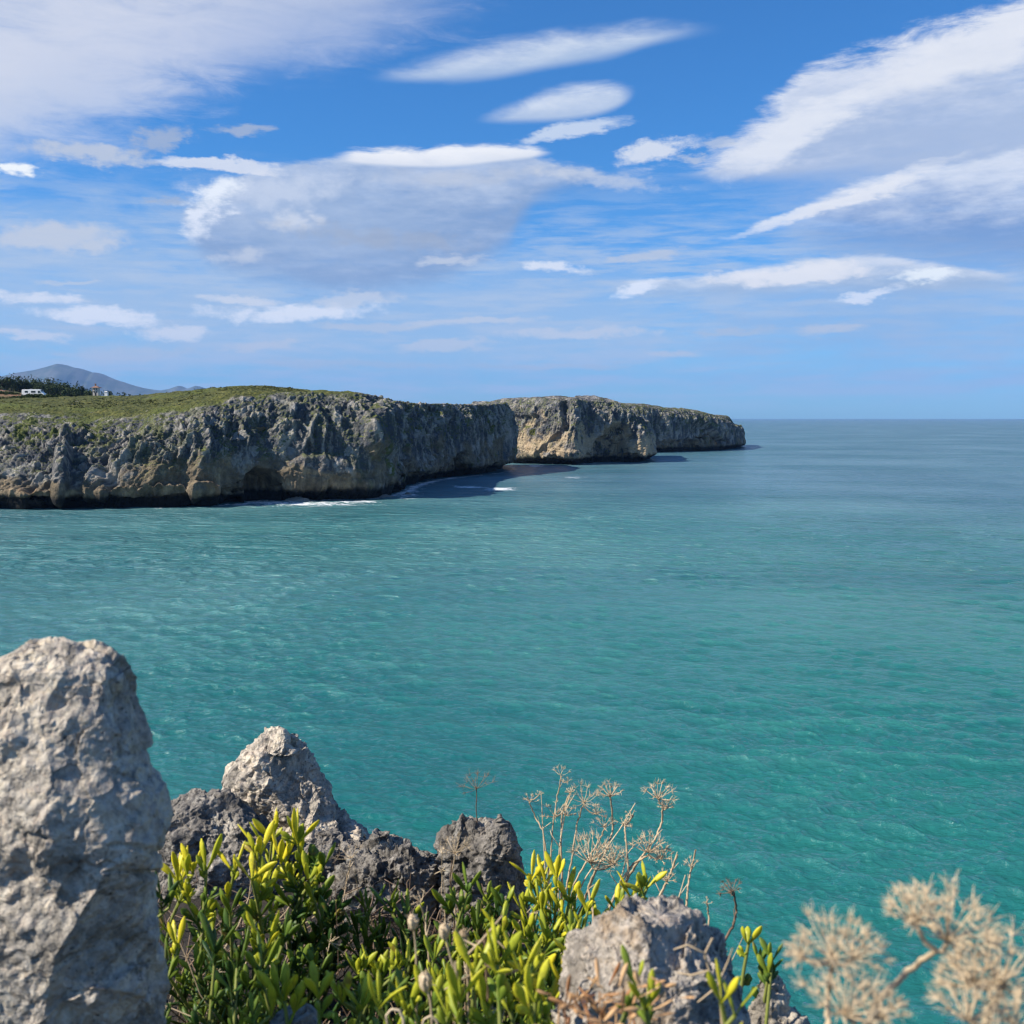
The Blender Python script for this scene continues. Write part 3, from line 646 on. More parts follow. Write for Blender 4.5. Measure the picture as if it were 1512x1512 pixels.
# ------------------------------------------------------------------ far land: trees, hedge, camper van, tower
bpy.context.view_layer.update()
def ground_z(x, y, lo=hA):
    ok, p, n, i = lo.ray_cast(Vector((x, y, 200)), Vector((0, 0, -1)))
    return p.z if ok else 20.0
def spot(px, Y):
    x = (px - 756) / F * Y * (1 / cp); return x, Y, ground_z(x, Y)
def plain(name, c, rough=.6, metal=0.0, spec=.5):
    m_, t, b, o = material(name); b.inputs['Base Color'].default_value = (*c, 1); b.inputs['Roughness'].default_value = rough; b.inputs['Metallic'].default_value = metal
    b.inputs['Specular IOR Level'].default_value = spec; return m_
def worn(name, c, c2, scale, rough=.7):
    m_, t, b, o = material(name); G = t.new('ShaderNodeTexCoord').outputs['Object']
    t.put(b.inputs['Base Color'], t.mix(t.rng(t.noise(G, scale, 4, .6), .35, .65), (*c, 1), (*c2, 1))); b.inputs['Roughness'].default_value = rough; return m_
def far_leaf(name, a, b2):
    m_, t, b, o = material(name); f = t.attr('tone').outputs['Fac']
    t.put(b.inputs['Base Color'], t.mix(f, (*a, 1), (*b2, 1))); b.inputs['Roughness'].default_value = .8; b.inputs['Specular IOR Level'].default_value = .2; return m_
M_PINE = far_leaf('woodland_leaf', (.018, .035, .014), (.060, .085, .026))
M_BUSH = far_leaf('hedge_leaf', (.022, .042, .012), (.075, .10, .025))
M_BARK = worn('bark', (.10, .075, .055), (.19, .15, .11), 6)
rng = np.random.RandomState(12)
def leaf_quads(C, size, tone):
    n = len(C); a = rng.normal(size=(n, 3)); a /= np.linalg.norm(a, axis=1, keepdims=True); b = np.cross(a, rng.normal(size=(n, 3))); b /= np.linalg.norm(b, axis=1, keepdims=True)
    s = (size * rng.uniform(.6, 1.3, n))[:, None]; V = np.stack([C - a * s, C - b * s * .6, C + a * s, C + b * s * .6], 1).reshape(-1, 3)
    return V, np.arange(4 * n).reshape(-1, 4), np.repeat(tone, 4)
def crown_points(n, c, rx, rz, clumps=9):
    cc = rng.normal(size=(clumps, 3)); cc /= np.linalg.norm(cc, axis=1, keepdims=True); cc *= rng.uniform(.35, .95, (clumps, 1)); cc[:, 2] = np.abs(cc[:, 2]) * 1.1 - .25
    k = rng.randint(0, clumps, n); d = rng.normal(size=(n, 3)); d /= np.linalg.norm(d, axis=1, keepdims=True); r = rng.uniform(.5, 1, (n, 1)) ** .5
    q = cc[k] + d * r * (.30 + .22 * _h(k, k, k, 9)[:, None])
    t = np.clip(.25 + .5 * _h(k, k + 3, k, 5) + rng.uniform(-.2, .2, n), 0, 1)
    return c + q * (rx, rx, rz), t
def tree_into(mbL, mbT, x, y, z, h, rx, n=420, size=.33):
    P_, t = crown_points(n, np.array((x, y, z + h * .55)), rx, h * .50, 10)
    mbL.add(*leaf_quads(P_, size, t))
    mbT.tube([(x, y, z - .5), (x + .1, y, z + h * .3), (x + .2 * rx, y, z + h * .75)], [h * .03, h * .022, h * .006], 5)
    for k in range(4):
        an = rng.uniform(0, 6.28); mbT.tube([(x, y, z + h * .35), (x + math.cos(an) * rx * .6, y + math.sin(an) * rx * .6, z + h * .6)], [h * .012, h * .004], 4)
def wood():
    L, T = MB(), MB()
    for k in range(190):
        px = rng.uniform(-260, 118); Y = rng.uniform(590, 640)
        x, y, z = spot(px, Y); top = np.interp(px, [-260, 0, 30, 60, 90, 118], [548, 554, 556, 559, 562, 568]) + rng.uniform(-1.5, 4.5)
        h = max(5.0, z_for(Y, top) - z); tree_into(L, T, x, y, z, h, h * rng.uniform(.34, .48), 520, .5)
    for k in range(70):
        px = rng.uniform(60, 150); Y = rng.uniform(560, 600)
        x, y, z = spot(px, Y); top = np.interp(px, [60, 110, 150], [567, 571, 576]) + rng.uniform(-1.5, 2.5)
        h = max(2.5, z_for(Y, top) - z); tree_into(L, T, x, y, z, h, h * rng.uniform(.3, .5), 260, .4)
    o = L.build('woodland', M_PINE, None, False); tag(o, kind='stuff', label='dark far off wood on the rise behind the grassy headland')
    T.build('trunks', M_BARK, o)
wood()
for px, Y, top, wd, lab in [(165, 560, 573.5, 19, 'round dark tree just right of the little tower on the headland'), (186, 560, 577, 15, 'low dark tree second right of the tower'),
                            (197, 555, 576.5, 10, 'narrow tree between two low trees right of the tower'), (209, 550, 579, 11, 'smallest bushy tree at the right end of the row by the tower'),
                            (125, 575, 563.5, 13, 'tall ragged tree standing above the wood left of the tower')]:
    x, y, z = spot(px, Y); h = max(3.0, z_for(Y, top) - z); r = empty('broadleaf_tree', (x, y, z)); tag(r, lab, 'tree', 'scattered trees near the tower')
    L, T = MB(), MB(); tree_into(L, T, x, y, z, h, wd / 2 * Y / F, 800, .36)
    under(r, L.build('crown', M_PINE, None, False), T.build('trunk', M_BARK))
def strip_bush(name, x0, x1, Y, ytop, ybase_h, n, lab):
    L = MB()
    for k in range(n):
        px = rng.uniform(x0, x1); yy = Y + rng.uniform(-2.5, 2.5); x, y, z = spot(px, yy)
        f = min(1, 6 * min((px - x0), (x1 - px)) / (x1 - x0) + .25); h = ybase_h * f * rng.uniform(.6, 1.1)
        P_, t = crown_points(60, np.array((x, y, z + h * .45)), h * .8, h * .6, 5); L.add(*leaf_quads(P_, .22, t))
    o = L.build(name, M_BUSH, None, False); tag(o, lab, 'hedge')
strip_bush('hedge', 2, 104, 338, 585, 1.5, 170, 'dark green hedge on the headland below the white camper van')
strip_bush('hedge', -60, 40, 420, 577, 1.6, 120, 'dark hedge beside the bare brown field far left')
def scrub():
    L = MB()
    for k in range(2600):
        px = rng.uniform(-120, 620); f = rng.rand(); Y = np.interp(px, [-120, 200, 300, 400, 520, 620], [262, 262, 262, 268, 280, 310]) + (f ** 1.3) * np.interp(px, [-120, 300, 620], [120, 90, 24])
        x, y, z = spot(px, Y)
        if vnoise(np.array([[x / 9, y / 9, 2.]]), 4)[0] < -.05 or z < 15: continue
        h = rng.uniform(.18, .55); P_, t = crown_points(16, np.array((x, y, z + h * .2)), h * 2.0, h * .6, 4)
        L.add(*leaf_quads(P_, .17, t))
    o = L.build('heath_scrub', far_leaf('heath_leaf', (.035, .048, .012), (.17, .16, .045)), None, False); tag(o, kind='stuff')
scrub()

def camper():
    x, y, z = spot(58, 356); z = z_for(y, 587.0)  if z_for(y, 587.0) < z + .8 else z
    r = empty('camper_van', (x, y, z)); tag(r, 'white camper van parked on the headland grass above the cliff', 'camper van')
    white = plain('white_paint', (.80, .80, .78), .35); dark = plain('tinted_glass', (.02, .025, .03), .1); rub = plain('rubber', (.02, .02, .02), .8); gr = plain('grey_trim', (.25, .26, .27), .5)
    L_, Wd, H = 7.6, 2.2, 2.75
    # side profile extruded across the width: high box body, sloping cab at the right
    prof = np.array([(-3.8, .5), (-3.85, 1.2), (-3.8, 2.65), (-3.65, 2.78), (1.9, 2.82), (2.5, 2.6), (3.15, 1.65), (3.75, 1.35), (3.85, .8), (3.75, .5)])
    n = len(prof); V = np.concatenate([np.c_[prof[:, 0], np.full(n, s), prof[:, 1]] for s in (-1.1, 1.1)])
    import bmesh
    bm = bmesh.new(); vs = [bm.verts.new(v) for v in V]
    bm.faces.new(vs[:n]); bm.faces.new(list(reversed(vs[n:])))
    for i in range(n): bm.faces.new((vs[i], vs[(i + 1) % n], vs[n + (i + 1) % n], vs[n + i]))
    bmesh.ops.recalc_face_normals(bm, faces=bm.faces); bmesh.ops.bevel(bm, geom=list(bm.edges), offset=.06, segments=2, affect='EDGES')
    me = D.meshes.new('body'); bm.to_mesh(me); bm.free(); me.materials.append(white); bo = D.objects.new('body', me); COL.objects.link(bo); bo.parent = r
    for cx_, wdt in ((-2.2, 1.1), (.15, 1.5)):
        a = MB(); a.box((cx_, -1.105, 1.95), (wdt, .04, .62)); a.build('window', dark, r, False)
    a = MB(); a.box((1.05, -1.11, 1.5), (.02, .03, 1.9)); a.build('door_seam', gr, r, False)
    a = MB(); q = np.array([(1.75, -1.125, 1.55), (2.95, -1.125, 1.55), (2.35, -1.125, 2.3), (1.75, -1.125, 2.3)]); q2 = q + (0, .06, 0)
    a.add(np.concatenate([q, q2]), [(0, 1, 2, 3), (4, 7, 6, 5), (0, 4, 5, 1), (1, 5, 6, 2), (2, 6, 7, 3), (3, 7, 4, 0)]); a.build('cab_window', dark, r, False)
    a = MB(); a.box((2.86, 0, 2.16), (.06, 1.8, 1.05)); w_ = a.build('windscreen', dark, r, False)
    a = MB(); a.box((0, -1.11, .72), (7.4, .03, .12)); a.build('side_stripe', gr, r, False)
    a = MB(); a.box((-1.0, 0, 2.9), (.7, .7, .16)); a.build('roof_hatch', gr, r, False)
    for wx_ in (-2.3, 2.75):
        for s in (-1, 1):
            a = MB(); th = np.linspace(0, 2 * np.pi, 25)[:-1]
            for (ra, y0, y1) in ((.36, .86, 1.1),):
                V2 = np.concatenate([np.c_[np.cos(th) * rr_, np.full(24, s * yy), np.sin(th) * rr_] for rr_, yy in ((.05, y0), (ra, y0), (ra, y1), (.22, y1), (.2, y1 - .05), (.02, y1 - .05))])
                a.add(V2 + (wx_, 0, .36), grid_faces(6, 24, True))
            a.build('wheel', rub, r)
camper()
def tower():
    Y = 520.0; x = (149 - 756) / F * Y / cp; z0 = ground_z(x, Y); zt = z_for(Y, 567.2); zb = min(z0, z_for(Y, 584))
    wall = worn('pale_plaster', (.62, .56, .48), (.48, .43, .37), .8); roof = worn('roof_tiles', (.16, .09, .065), (.25, .14, .10), 2); dark = plain('dark_opening', (.03, .03, .035), .4)
    r = empty('tower_house', (x, Y, zb)); tag(r, 'little pale tower with a brown hipped roof and cupola on the headland skyline', 'tower')
    plinth = max(0.0, z_for(Y, 585) - zb); h = zt - zb - plinth; w = 2.7; hb = h * .70; r.location.z = zb + plinth
    a = MB(); a.box((0, 0, (hb - plinth - .5) / 2), (w, w, hb + plinth + .5)); a.box((0, 0, hb * .62), (w + .25, w + .25, .18)); a.build('wall', wall, r, False)
    def hip(z, w0, hh): return np.array([(-w0, -w0, z), (w0, -w0, z), (w0, w0, z), (-w0, w0, z), (-.3, -.3, z + hh), (.3, -.3, z + hh), (.3, .3, z + hh), (-.3, .3, z + hh)])
    a = MB(); a.add(hip(hb, w * .78, h * .16), [(0, 3, 2, 1), (0, 1, 5, 4), (1, 2, 6, 5), (2, 3, 7, 6), (3, 0, 4, 7), (4, 5, 6, 7)]); ro = a.build('roof', roof, r, False)
    a = MB(); a.box((-.35, 0, hb + h * .2), (.55, .55, h * .16)); a.add(hip(hb + h * .28, .42, .4) + (-.35, 0, 0), [(0, 3, 2, 1), (0, 1, 5, 4), (1, 2, 6, 5), (2, 3, 7, 6), (3, 0, 4, 7), (4, 5, 6, 7)]); a.build('cupola', roof, r, False)
    for zz in (hb * .82, hb * .5):
        for xx in (-.6, .6): a = MB(); a.box((xx, -w / 2 - .01, zz), (.5, .06, .75)); a.build('window', dark, r, False)
    a = MB(); a.box((0, -w / 2 - .01, 1.0), (.8, .06, 1.9)); a.build('door', dark, r, False)
    # small white hut to the right
    Y = 430; x = (163.5 - 756) / F * Y / cp; z0 = z_for(Y, 583.6)
    r = empty('hut', (x, Y, z0)); tag(r, 'tiny white hut low on the skyline just right of the tower', 'hut')
    a = MB(); a.box((0, 0, .35), (1.2, 1.2, 1.9)); a.build('wall', plain('whitewash', (.78, .78, .76), .7), r, False)
    a = MB(); a.add(hip(1.3, .75, .35), [(0, 3, 2, 1), (0, 1, 5, 4), (1, 2, 6, 5), (2, 3, 7, 6), (3, 0, 4, 7), (4, 5, 6, 7)]); a.build('roof', plain('pale_roof', (.6, .58, .55), .7), r, False)
tower()

# ------------------------------------------------------------------ near rocks
def rock_near_material(name, pale, dark, brown=0.0, lichen=.5):
    m_, t, b, out = material(name)
    G = t.new('ShaderNodeNewGeometry').outputs['Position']; P = t.vm('SUBTRACT', G, (0, 0, CAMZ))
    n1 = t.noise(P, 9, 6, .65); n2 = t.noise(P, 38, 6, .7); n3 = t.noise(P, 170, 5, .7)
    col = t.ramp(n2, [(.28, dark), (.47, tuple((a + 2 * c) / 3 for a, c in zip(dark, pale))), (.62, pale), (.8, tuple(min(1, c * 1.35) for c in pale))])
    col = t.mix(t.rng(n1, .52, .64), col, tuple(c * .55 for c in pale) + (1,))
    col = t.mix(t.m('MULTIPLY', t.rng(t.noise(t.vm('ADD', P, (4, 2, 1)), 22, 6, .7), .56, .66), lichen), col, (.52, .51, .46, 1))
    col = t.mix(t.m('MULTIPLY', t.rng(t.noise(t.vm('ADD', P, (7, 5, 1)), 60, 5, .75), .60, .68), .8), col, (.055, .052, .05, 1))
    col = t.mix(t.m('MULTIPLY', t.rng(t.noise(t.vm('ADD', P, (1, 9, 5)), 14, 5, .65), .56 - .12 * brown, .66 - .1 * brown), .15 + .8 * brown), col, (.36, .23, .11, 1))
    blot = t.noise(t.vm('ADD', P, (3, 3, 8)), 17, 7, .72, .5)
    col = t.mix(t.m('MULTIPLY', t.rng(blot, .53, .60), .75), col, tuple(c * .36 for c in pale) + (1,))
    col = t.mix(t.m('MULTIPLY', t.rng(blot, .44, .36), .7), col, (.60, .56, .48, 1))
    pts_ = t.voro(t.vm('ADD', P, t.vm('MULTIPLY', t.noise(P, 30, 3, .5, color=True), (.02, .02, .02))), 130)
    col = t.mix(t.m('MULTIPLY', t.rng(pts_, .24, .12), t.rng(n1, .42, .6)), col, tuple(c * .25 for c in pale) + (1,))
    col = t.mix(.55, col, t.ramp(n3, [(.3, (.06, .06, .06)), (.7, (.6, .58, .54))]), 'OVERLAY')
    t.put(b.inputs['Base Color'], col); b.inputs['Roughness'].default_value = .9; b.inputs['Specular IOR Level'].default_value = .25
    h = t.m('MULTIPLY_ADD', t.m('SUBTRACT', 1.0, t.voro(P, 95)), .7, n2); h = t.m('MULTIPLY_ADD', n3, .5, h)
    t.put(b.inputs['Normal'], t.bump(h, .009, 1.0))
    return m_
M_PALE = rock_near_material('pale_limestone', (.70, .645, .565), (.25, .23, .20))
M_GREY = rock_near_material('grey_limestone', (.40, .375, .34), (.085, .079, .073), 0, .35)
M_DARK = rock_near_material('dark_limestone', (.33, .31, .285), (.042, .040, .038), 0, .6)
M_BROWN = rock_near_material('stained_limestone', (.60, .55, .49), (.20, .18, .16), .45)
def facets(P, n, scale, count, depth, seed, planes=()):
    r_ = np.random.RandomState(seed); idx = np.where((n[:, 1] < -.35) & (n[:, 2] < .55))[0]
    jobs = [(P[i].copy(), n[i] + r_.normal(size=3) * .30, depth * r_.uniform(.4, 1.2), scale * r_.uniform(.6, 1.4)) for i in r_.choice(idx, count)]
    for (p0, nv, dp, rad) in list(planes) + jobs:
        nv = np.asarray(nv, float); nv = nv / np.linalg.norm(nv); dist = np.linalg.norm(P - p0, axis=1); w = sstep(dist, rad * 1.15, rad * .85)
        k = np.clip((P - p0) @ nv + dp, 0, dp * 2.5) * w; P = P - nv * k[:, None]
    return P
def pit_disp(P, N, amp, sc, seed, jag=1.0, facet=.0):
    wob = np.stack([fbm(P / (sc * .6), 3, .5, seed + 60 + q) for q in (0, 4, 8)], 1) * sc * .22
    Q = P + wob
    d1, d2, cid = worley(Q / (sc * 1.0), seed); e1, e2, ce = worley(Q / (sc * .42), seed + 5); f1, f2, cf = worley(Q / (sc * .17), seed + 7)
    d = 1.1 * fbm(P / (sc * 2.2), 3, .5, seed + 9) + facet * (cid - .5) * 1.4
    d -= .55 * jag * sstep(d1, .55, .05); d -= .38 * jag * sstep(e1, .6, .1); d -= .13 * jag * sstep(f1, .6, .1)
    d += .5 * (ridged(Q / (sc * .9), 4, .55, seed + 30) - .5) + .22 * fbm(Q / (sc * .25), 4, .6, seed + 40)
    d += .25 * facet * (ce - .5)
    return d * amp
def rock(label, levels, depth, mat, thick=.8, amp=.014, sc=.06, seed=1, nr=330, na=420, jag=1.0, facet=.6, extra=(), cracks=(), group=None, yaw=0.0, sq=.8, planes=(), nf=12, fd=.08):
    meshes = []
    for li, (lv, dep) in enumerate([(levels, depth)] + list(extra)):
        lv = np.array(lv, float); cy = dep
        zs = np.array([z_for(cy, v) for v in lv[:, 0]]); k = cy / cp / F
        # x at that height and depth
        def xx(px, z): d = cy * cp - (z - CAMZ) * sp; return (px - 756) / F * d
        xl = np.array([xx(a, z) for a, z in zip(lv[:, 1], zs)]); xr = np.array([xx(a, z) for a, z in zip(lv[:, 2], zs)])
        # spread rings by arc length along the outline
        arc = np.concatenate([[0], np.cumsum(np.hypot(np.diff(zs), .5 * np.diff(xr - xl)))]); s = np.linspace(0, arc[-1], nr)
        z = np.interp(s, arc, zs); a = np.interp(s, arc, xl); b = np.interp(s, arc, xr)
        a[0] = b[0] = (a[0] + b[0]) / 2
        c = (a + b) / 2; r = (b - a) / 2; wmax = (xr - xl).max() / 2
        ry = np.minimum(r * thick * 1.15, wmax * thick)
        th = np.linspace(0, 2 * np.pi, na + 1)[:-1]
        ct, st_ = np.cos(th), np.sin(th); e = sq
        cx_ = np.sign(ct) * np.abs(ct) ** e; sx_ = np.sign(st_) * np.abs(st_) ** e
        G = np.stack([c[:, None] + r[:, None] * cx_, cy + ry[:, None] * (sx_ + yaw * cx_), z[:, None] + 0 * cx_], -1)
        Gp = np.concatenate([G[:, -1:], G, G[:, :1]], 1); N = grid_normals(Gp)[:, 1:-1]
        P = G.reshape(-1, 3); n = N.reshape(-1, 3)
        cen = np.repeat(np.stack([c, np.full(nr, cy), z - .02], 1), na, 0)
        if ((P - cen) * n).sum() < 0: n = -n
        d = pit_disp(P - (0, 0, CAMZ), n, amp, sc, seed + li * 50, jag, facet)
        for (py0, hw, dp, sl, x0_) in cracks:
            ppx, ppy = project(P); d -= dp * sstep(ppx, x0_ - 25, x0_ + 25) * np.exp(-((ppy - py0 - sl * (ppx - lv[:, 1].mean()) + 9 * fbm(P / .03, 2, .5, 3)) / hw) ** 2)
        fade = np.repeat(np.clip(s / (arc[-1] * .02), .5, 1), na)
        P = P + n * (d * fade)[:, None]
        if li == 0:
            pl = [(at(a_, b_, dep - wmax * thick * .8), nv, dd_, rr_) for a_, b_, nv, dd_, rr_ in planes]
            P = facets(P, n, wmax * .9, nf, wmax * fd, seed, pl)
            d = pit_disp(P - (0, 0, CAMZ), n, amp * .45, sc * .55, seed + 300, jag, facet); P = P + n * (d * fade)[:, None]
        F_ = grid_faces(nr, na, True); meshes.append((P, F_))
    V = np.concatenate([m[0] for m in meshes]); off = 0; Fs = []
    for m in meshes: Fs.append(m[1] + off); off += len(m[0])
    # weld cap vertices implicitly by zero radius; orient faces outwards
    o = np_mesh('rock', V, np.concatenate(Fs)[:, ::-1], mat, True); recenter(o); tag(o, label, 'rock', group); return o
rock('tall pale weathered limestone pillar close up at the left edge', [(942, 78, 112), (947, 45, 140), (957, 15, 165), (968, -10, 182), (985, -35, 196), (1021, -60, 206), (1062, -75, 213), (1110, -85, 217), (1143, -95, 222), (1176, -105, 234), (1224, -110, 240), (1262, -115, 233), (1300, -118, 222), (1345, -120, 226), (1400, -125, 233), (1450, -130, 245), (1512, -135, 250), (1750, -150, 265)],
     .80, M_PALE, .62, .0105, .075, 3, 520, 640, .8, .9, cracks=[(1305, 5, .010, -.05, 140), (1228, 5, .005, .1, 40)], yaw=-.15, sq=.8, nf=22, fd=.055, planes=[(150, 1130, (.35, -.93, .12), .010, .14)])
rock('peaked limestone rock with a pale sunlit pitted left flank', [(1073, 408, 418), (1082, 390, 430), (1092, 374, 444), (1104, 356, 460), (1125, 337, 476), (1145, 318, 486), (1175, 314, 498), (1210, 322, 519), (1228, 330, 545), (1245, 330, 572), (1262, 330, 590), (1300, 330, 605), (1440, 310, 640)],
     1.75, M_PALE, .75, .0135, .052, 21, 380, 480, 1.0, .7, extra=[([(1071, 410, 414), (1078, 407, 419), (1092, 402, 426), (1110, 395, 436)], 1.73), ([(1082, 430, 435), (1090, 427, 440), (1108, 420, 450)], 1.74)], yaw=-.35, sq=.95, nf=8, fd=.07, planes=[(365, 1150, (-.70, -.62, .30), .02, .07), (440, 1200, (.35, -.92, .15), .022, .10)])
rock('low dark rock ridge between the pale pillar and the peaked rock', [(1163, 272, 296), (1172, 250, 318), (1185, 232, 338), (1210, 215, 370), (1250, 205, 410), (1320, 200, 440), (1450, 190, 470)], 1.62, M_DARK, .6, .017, .05, 33, 260, 360, 1.0, .8)
rock('dark grey low boulder with pale veins in the dip behind the shrubs', [(1247, 592, 606), (1256, 560, 632), (1268, 515, 648), (1285, 482, 658), (1312, 470, 664), (1350, 474, 660), (1460, 470, 660)], 1.50, M_DARK, .6, .018, .05, 47, 260, 380, 1.1, .9, extra=[([(1236, 560, 566), (1250, 540, 600), (1275, 520, 640), (1330, 500, 680)], 1.66), ([(1256, 622, 640), (1266, 600, 672), (1290, 580, 700), (1360, 570, 720)], 1.58), ([(1228, 470, 500), (1246, 440, 560), (1290, 430, 600)], 1.68)])
rock('dark twin pointed rock behind the dry brown flower head', [(1200, 678, 688), (1208, 664, 702), (1220, 653, 722), (1240, 648, 752), (1270, 646, 772), (1325, 643, 784), (1460, 635, 795)], 1.50, M_DARK, .8, .013, .045, 61, 260, 340, 1.0, .8, nf=4, fd=.04, extra=[([(1202, 735, 739), (1212, 729, 745), (1228, 718, 757), (1262, 708, 770)], 1.46)])
rock('pale brown stained boulder at the bottom edge right of the shrubs', [(1354, 940, 1006), (1358, 918, 1034), (1366, 896, 1050), (1376, 880, 1062), (1392, 858, 1086), (1408, 843, 1106), (1430, 830, 1116), (1464, 816, 1122), (1512, 806, 1128), (1750, 790, 1140)], .80, M_BROWN, .7, .0135, .045, 75, 340, 440, .9, .8, yaw=.1, extra=[([(1336, 958, 990), (1343, 940, 1014), (1362, 925, 1040), (1400, 915, 1060)], .87)])
rock('small pale rock at the bottom edge by the blurred dry flower heads', [(1444, 1128, 1150), (1455, 1120, 1160), (1475, 1112, 1170), (1512, 1100, 1192), (1700, 1080, 1215)], .98, M_PALE, .7, .008, .03, 83, 160, 240, 1.0, .9)
rock('small round grey stone at the bottom edge under the left shrubs', [(1484, 428, 452), (1490, 412, 464), (1502, 402, 474), (1530, 398, 480), (1650, 390, 490)], .90, M_GREY, .7, .004, .03, 91, 140, 220, .7, .5)

# ------------------------------------------------------------------ the ledge we stand on, ending in a cliff
def ledge():
    nx, ny = 420, 420; gx = np.linspace(-1, 1, nx); gy = np.linspace(-1, 1, ny)
    xs = -3.0 + 7.5 * np.sign(gx) * np.abs(gx) ** 1.6 * .9 + 2.7; ys = -2.0 + 3 + 5 * np.sign(gy) * np.abs(gy) ** 1.6 - .0
    X, Yg = np.meshgrid(xs, ys); P = np.stack([X.ravel(), Yg.ravel(), X.ravel() * 0], 1); x, y = P[:, 0], P[:, 1]
    edge = np.maximum(y - (1.72 - .25 * np.clip(x + .2, 0, 9)), (x - .34) * .9 + (y - 1.0) * .75)
    edge = edge + .05 * fbm(P / .25, 3, .5, 400)
    z = 19.28 - .06 * np.clip(y - .9, 0, 9) + .035 * fbm(P / .22, 4, .55, 401) - .10 * sstep(x, .05, .5)
    drop = np.clip(edge, 0, None); z = z - drop * 3.2 - 24 * sstep(drop, .25, 3.2)
    z = np.maximum(z + .5 * (ridged(np.stack([x, y, z], 1) / .8, 4, .55, 405) - .5) * sstep(drop, .1, 1), -3)
    P[:, 2] = z
    m_, t, b, o = material('ledge_soil'); G = t.vm('SUBTRACT', t.new('ShaderNodeNewGeometry').outputs['Position'], (0, 0, CAMZ))
    n = t.noise(G, 30, 6, .7); c = t.ramp(n, [(.3, (.010, .008, .006)), (.6, (.030, .023, .016)), (.8, (.10, .08, .06))])
    t.put(b.inputs['Base Color'], c); b.inputs['Roughness'].default_value = .95; t.put(b.inputs['Normal'], t.bump(n, .02, 1))
    o = np_mesh('ground', P, grid_faces(ny, nx), m_, True); tag(o, None, None, None, 'structure')
    return o
ground = ledge()
bpy.context.view_layer.update()
def gz(x, y):
    ok, p, n, i = ground.ray_cast(Vector((x, y, 30)), Vector((0, 0, -1))); return p.z if ok else 19.3

# ------------------------------------------------------------------ rock samphire
def leaf_material():
    m_, t, b, out = material('samphire_leaf'); f = t.attr('tone').outputs['Fac']
    G = t.vm('SUBTRACT', t.new('ShaderNodeNewGeometry').outputs['Position'], (0, 0, CAMZ))
    c = t.ramp(f, [(0, (.010, .032, .012)), (.3, (.042, .105, .020)), (.55, (.19, .275, .03)), (.78, (.50, .52, .035)), (1, (.80, .70, .04))])
    c = t.mix(t.m('MULTIPLY', t.rng(t.noise(G, 120, 3, .6), .5, .7), .35), c, (.12, .13, .03, 1))
    c = t.mix(t.m('MULTIPLY', t.rng(t.noise(t.vm('ADD', G, (3, 1, 2)), 42, 4, .7), .60, .68), .75), c, (.26, .15, .05, 1))
    t.put(b.inputs['Base Color'], c); b.inputs['Roughness'].default_value = .45; b.inputs['Specular IOR Level'].default_value = .4
    tr = t.new('ShaderNodeBsdfTranslucent'); t.put(tr.inputs[0], t.mix(.35, c, (.5, .6, .03, 1)))
    ms = t.new('ShaderNodeMixShader'); ms.inputs[0].default_value = .28; t.l.new(b.outputs[0], ms.inputs[1]); t.l.new(tr.outputs[0], ms.inputs[2])
    t.l.new(ms.outputs[0], out.inputs[0]); return m_
def straw_material(name, a, b2, tr_=.2):
    m_, t, b, out = material(name); f = t.attr('tone').outputs['Fac']
    G = t.vm('SUBTRACT', t.new('ShaderNodeNewGeometry').outputs['Position'], (0, 0, CAMZ))
    f = t.m('MULTIPLY_ADD', t.m('SUBTRACT', t.noise(G, 60, 4, .6), .5), 1.2, f)
    c = t.mix(f, (*a, 1), (*b2, 1)); t.put(b.inputs['Base Color'], c); b.inputs['Roughness'].default_value = .7
    tr = t.new('ShaderNodeBsdfTranslucent'); t.put(tr.inputs[0], c)
    ms = t.new('ShaderNodeMixShader'); ms.inputs[0].default_value = tr_; t.l.new(b.outputs[0], ms.inputs[1]); t.l.new(tr.outputs[0], ms.inputs[2])
    t.l.new(ms.outputs[0], out.inputs[0]); return m_
M_LEAF = leaf_material()
M_STEM = straw_material('green_stem', (.07, .10, .025), (.22, .25, .05), .1)
M_STRAW = straw_material('dry_straw', (.33, .24, .14), (.76, .62, .42))
M_BROWN_STALK = straw_material('brown_stalk', (.09, .055, .035), (.26, .18, .12), .1)
rs = np.random.RandomState(77)
def unit(v): v = np.asarray(v, float); return v / max(np.linalg.norm(v), 1e-9)
LR = np.array([.30, .36, .50, .72, .93, 1.0, .82, .25])
def leaflet(mb, p, d, L, w, tone, bend=None, sides=6):
    d = unit(d); b_ = rs.normal(size=3) * .18 if bend is None else bend; s = np.linspace(0, 1, 8)[:, None]
    s[-1] = 1.0; pts = p + d * L * s + (b_ + np.array((0, 0, .08))) * L * s ** 2 * .5
    tn = np.clip(tone + .16 * (s[:, 0] - .5), 0, 1)
    mb.tube(pts, LR * w, sides, tn, .42, up=rs.normal(size=3))
def compound(mb, p, d, L, w, tone, k):
    """petiole that forks in threes, with fleshy leaflets"""
    d = unit(d); side = unit(np.cross(d, rs.normal(size=3))); pl = L * rs.uniform(.35, .6); e = p + d * pl
    mb.tube([p, p + d * pl * .5, e], [w * .34, w * .3, w * .34], 5, tone * .9)
    leaflet(mb, e, d + rs.normal(size=3) * .1, L * rs.uniform(.8, 1.1), w, tone)
    for s in (-1, 1):
        leaflet(mb, e - d * .002, d + side * s * rs.uniform(.55, 1.25), L * rs.uniform(.55, .95), w * .85, tone)
    if k > 1:
        q = p + d * pl * .45
        for s in (-1, 1):
            if rs.rand() < .8: leaflet(mb, q, d * .8 + side * s * rs.uniform(.6, .9), L * rs.uniform(.55, .8), w * .85, tone * .95)
